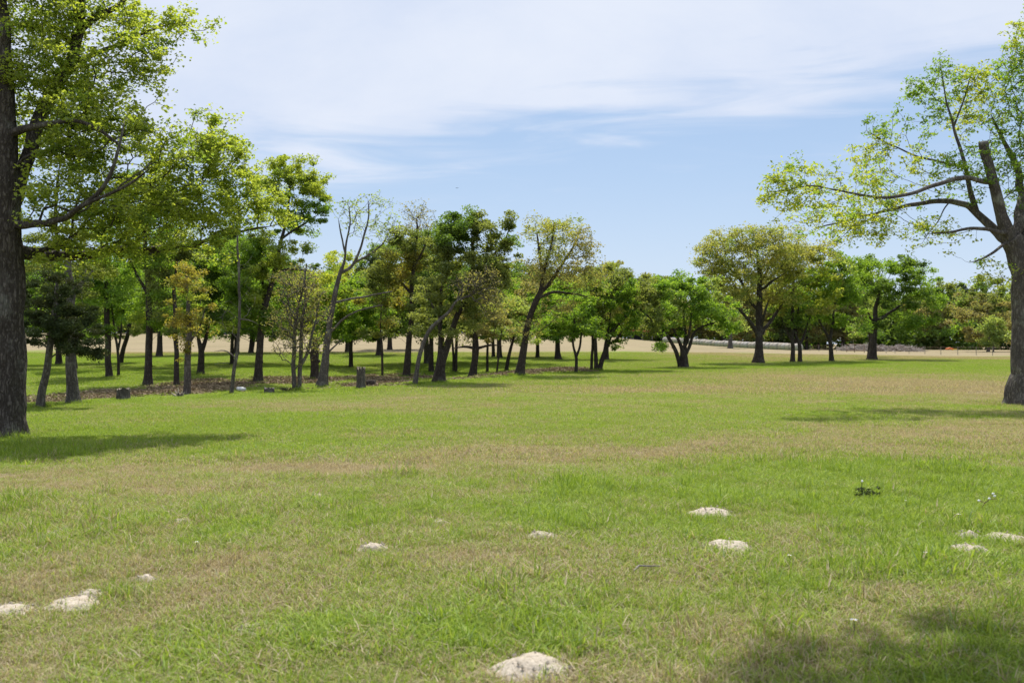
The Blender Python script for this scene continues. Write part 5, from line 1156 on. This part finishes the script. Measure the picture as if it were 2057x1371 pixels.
# 16-18 dry fallen leaves
def leaflitter(n, half, seed):
    rs = np.random.default_rng(seed); c = np.stack([rs.uniform(-half, half, n), rs.uniform(-half, half, n), rs.random(n) * .03 + .012], 1)
    LV, lr, lc = leaves(c, rs.random(n), 1, .01, .10, .06, rs, .3, 1.2); nq = n
    return npmesh('leaf_litter', LV, np.arange(nq * 4), np.full(nq, 4), LITM, {'rnd': ('FACE', lr)})
LITM, t, out = newmat('dry_leaf'); principled(t, out, t.mix(attr(t, 'rnd'), (.14, .10, .055), (.38, .29, .18)), .8)
for i in range(3): order.append(reg('tuft_%02d' % len(order), leaflitter(110, .6, 300 + i)))

PX_, PY_, IX_, SC_ = [], [], [], []
def sow(y0, y1, sp_, idx, s0, s1, keep=None, margin=2.0, fade=0.0, side=.56):
    ny = int((y1 - y0) / sp_); ys = y0 + (np.arange(ny) + .5) * sp_
    for y in ys:
        wd = y * side + margin; nx = int(2 * wd / sp_)
        x = -wd + (np.arange(nx) + .5) * sp_ + rng.uniform(-.5, .5, nx) * sp_; yy = y + rng.uniform(-.6, .6, nx) * sp_
        k = np.ones(nx, bool)
        if keep is not None: k = keep(x, yy)
        x, yy = x[k], yy[k]
        PX_.append(x); PY_.append(yy); IX_.append(rng.choice(idx, len(x))); SC_.append(rng.uniform(s0, s1, len(x)))
def k_near(x, y): return (bare(x, y) < .10 + .9 * rng.random(len(x)) ** 1.7)
def k_tall(x, y):
    g_ = 1 - dry(x, y); n = fbm(x * 1.1, y * 1.1, 77, 3)
    return (bare(x, y) < .7) & (rng.random(len(x)) < np.clip((g_ - .45) * 1.2 + (n - .5) * 2.4, 0.0, .75))
def k_litter(x, y): return litter(x, y) > .25
def k_grass(x, y): return (litter(x, y) < .30 + rng.random(len(x)) * .9) & (bare(x, y) < .5)
sow(1.5, 13, .145, [0, 1, 2, 3, 4], .75, 1.25, k_near)
sow(1.5, 16, .17, [5, 6, 7], .55, 1.15, k_tall)
sow(13, 32, .33, [8, 9, 10, 11], .8, 1.25, k_grass)
sow(32, 118, .92, [12, 13, 14, 15], .8, 1.3, k_grass, margin=4)
sow(22, 74, .62, [16, 17, 18], .8, 1.5, k_litter)
for (fx_, fy_, fr0) in FEET + [(at(px, py).x, at(px, py).y, r0) for px, py, r0 in ((248, 804, .2), (725, 780, .17), (541, 789, .17), (745, 776, .25))]:
    q_ = int(10 + fr0 * 70); a_ = rng.random(q_) * 6.283; rr_ = fr0 * (1.0 + .55 * rng.random(q_)) + .03
    PX_.append(fx_ + np.cos(a_) * rr_); PY_.append(fy_ + np.sin(a_) * rr_); IX_.append(rng.choice([5, 6, 7], q_)); SC_.append(rng.uniform(.5, 1.3, q_) * (.55 if fr0 in (.2, .17, .25) else 1))
GXp = np.concatenate(PX_); GYp = np.concatenate(PY_); IDX = np.concatenate(IX_); SCL = np.concatenate(SC_)
clumpy = .35 + 1.3 * fbm(GXp * 1.3, GYp * 1.1, 88, 4, .6)
dv = np.clip(dry(GXp, GYp) + (fbm(GXp * 4.2, GYp * 3.4, 66, 3, .7) - .5) * .9 * (1 - ss(20, 60, GYp)), 0, 1); SCL = SCL * np.where(IDX < 12, clumpy * (1.12 - .35 * dv), 1.0)
npt = len(GXp)
me = bpy.data.meshes.new('meadow_grass'); me.vertices.add(npt)
me.vertices.foreach_set('co', np.stack([GXp, GYp, height(GXp, GYp)], 1).astype(np.float32).ravel())
for nm_, v_, ty in (('dry', dv, 'FLOAT'), ('scl', SCL, 'FLOAT'), ('rot', rng.random(npt) * 6.283, 'FLOAT'), ('idx', IDX, 'INT')):
    a = me.attributes.new(nm_, ty, 'POINT'); a.data.foreach_set('value', np.asarray(v_, np.float32 if ty == 'FLOAT' else np.int32))
go = link('meadow_grass', me); tag(go, 'short green and straw coloured grass covering the meadow and grove floor', 'grass', kind='stuff')
ng = bpy.data.node_groups.new('scatter_grass', 'GeometryNodeTree')
ng.interface.new_socket('Geometry', in_out='INPUT', socket_type='NodeSocketGeometry'); ng.interface.new_socket('Geometry', in_out='OUTPUT', socket_type='NodeSocketGeometry')
N = ng.nodes; Lk = ng.links
gi = N.new('NodeGroupInput'); gout = N.new('NodeGroupOutput')
ci = N.new('GeometryNodeCollectionInfo'); ci.inputs['Collection'].default_value = src; ci.inputs['Separate Children'].default_value = True; ci.inputs['Reset Children'].default_value = True
ip = N.new('GeometryNodeInstanceOnPoints'); ip.inputs['Pick Instance'].default_value = True
def na_(nm_, ty):
    q = N.new('GeometryNodeInputNamedAttribute'); q.data_type = ty; q.inputs['Name'].default_value = nm_; return q.outputs['Attribute']
cx_ = N.new('ShaderNodeCombineXYZ'); Lk.new(na_('rot', 'FLOAT'), cx_.inputs[2])
e2r = N.new('FunctionNodeEulerToRotation'); Lk.new(cx_.outputs[0], e2r.inputs[0])
Lk.new(gi.outputs[0], ip.inputs['Points']); Lk.new(ci.outputs[0], ip.inputs['Instance']); Lk.new(na_('idx', 'INT'), ip.inputs['Instance Index'])
Lk.new(e2r.outputs[0], ip.inputs['Rotation']); Lk.new(na_('scl', 'FLOAT'), ip.inputs['Scale']); Lk.new(ip.outputs[0], gout.inputs[0])
md = go.modifiers.new('scatter', 'NODES'); md.node_group = ng
print('grass instances', npt, 'tris', sum(sum(len(p.vertices) - 2 for p in m.polygons) if len(m.polygons) < 50000 else 2 * len(m.polygons) for m in {o.data for o in C.objects if o.type == 'MESH'}))
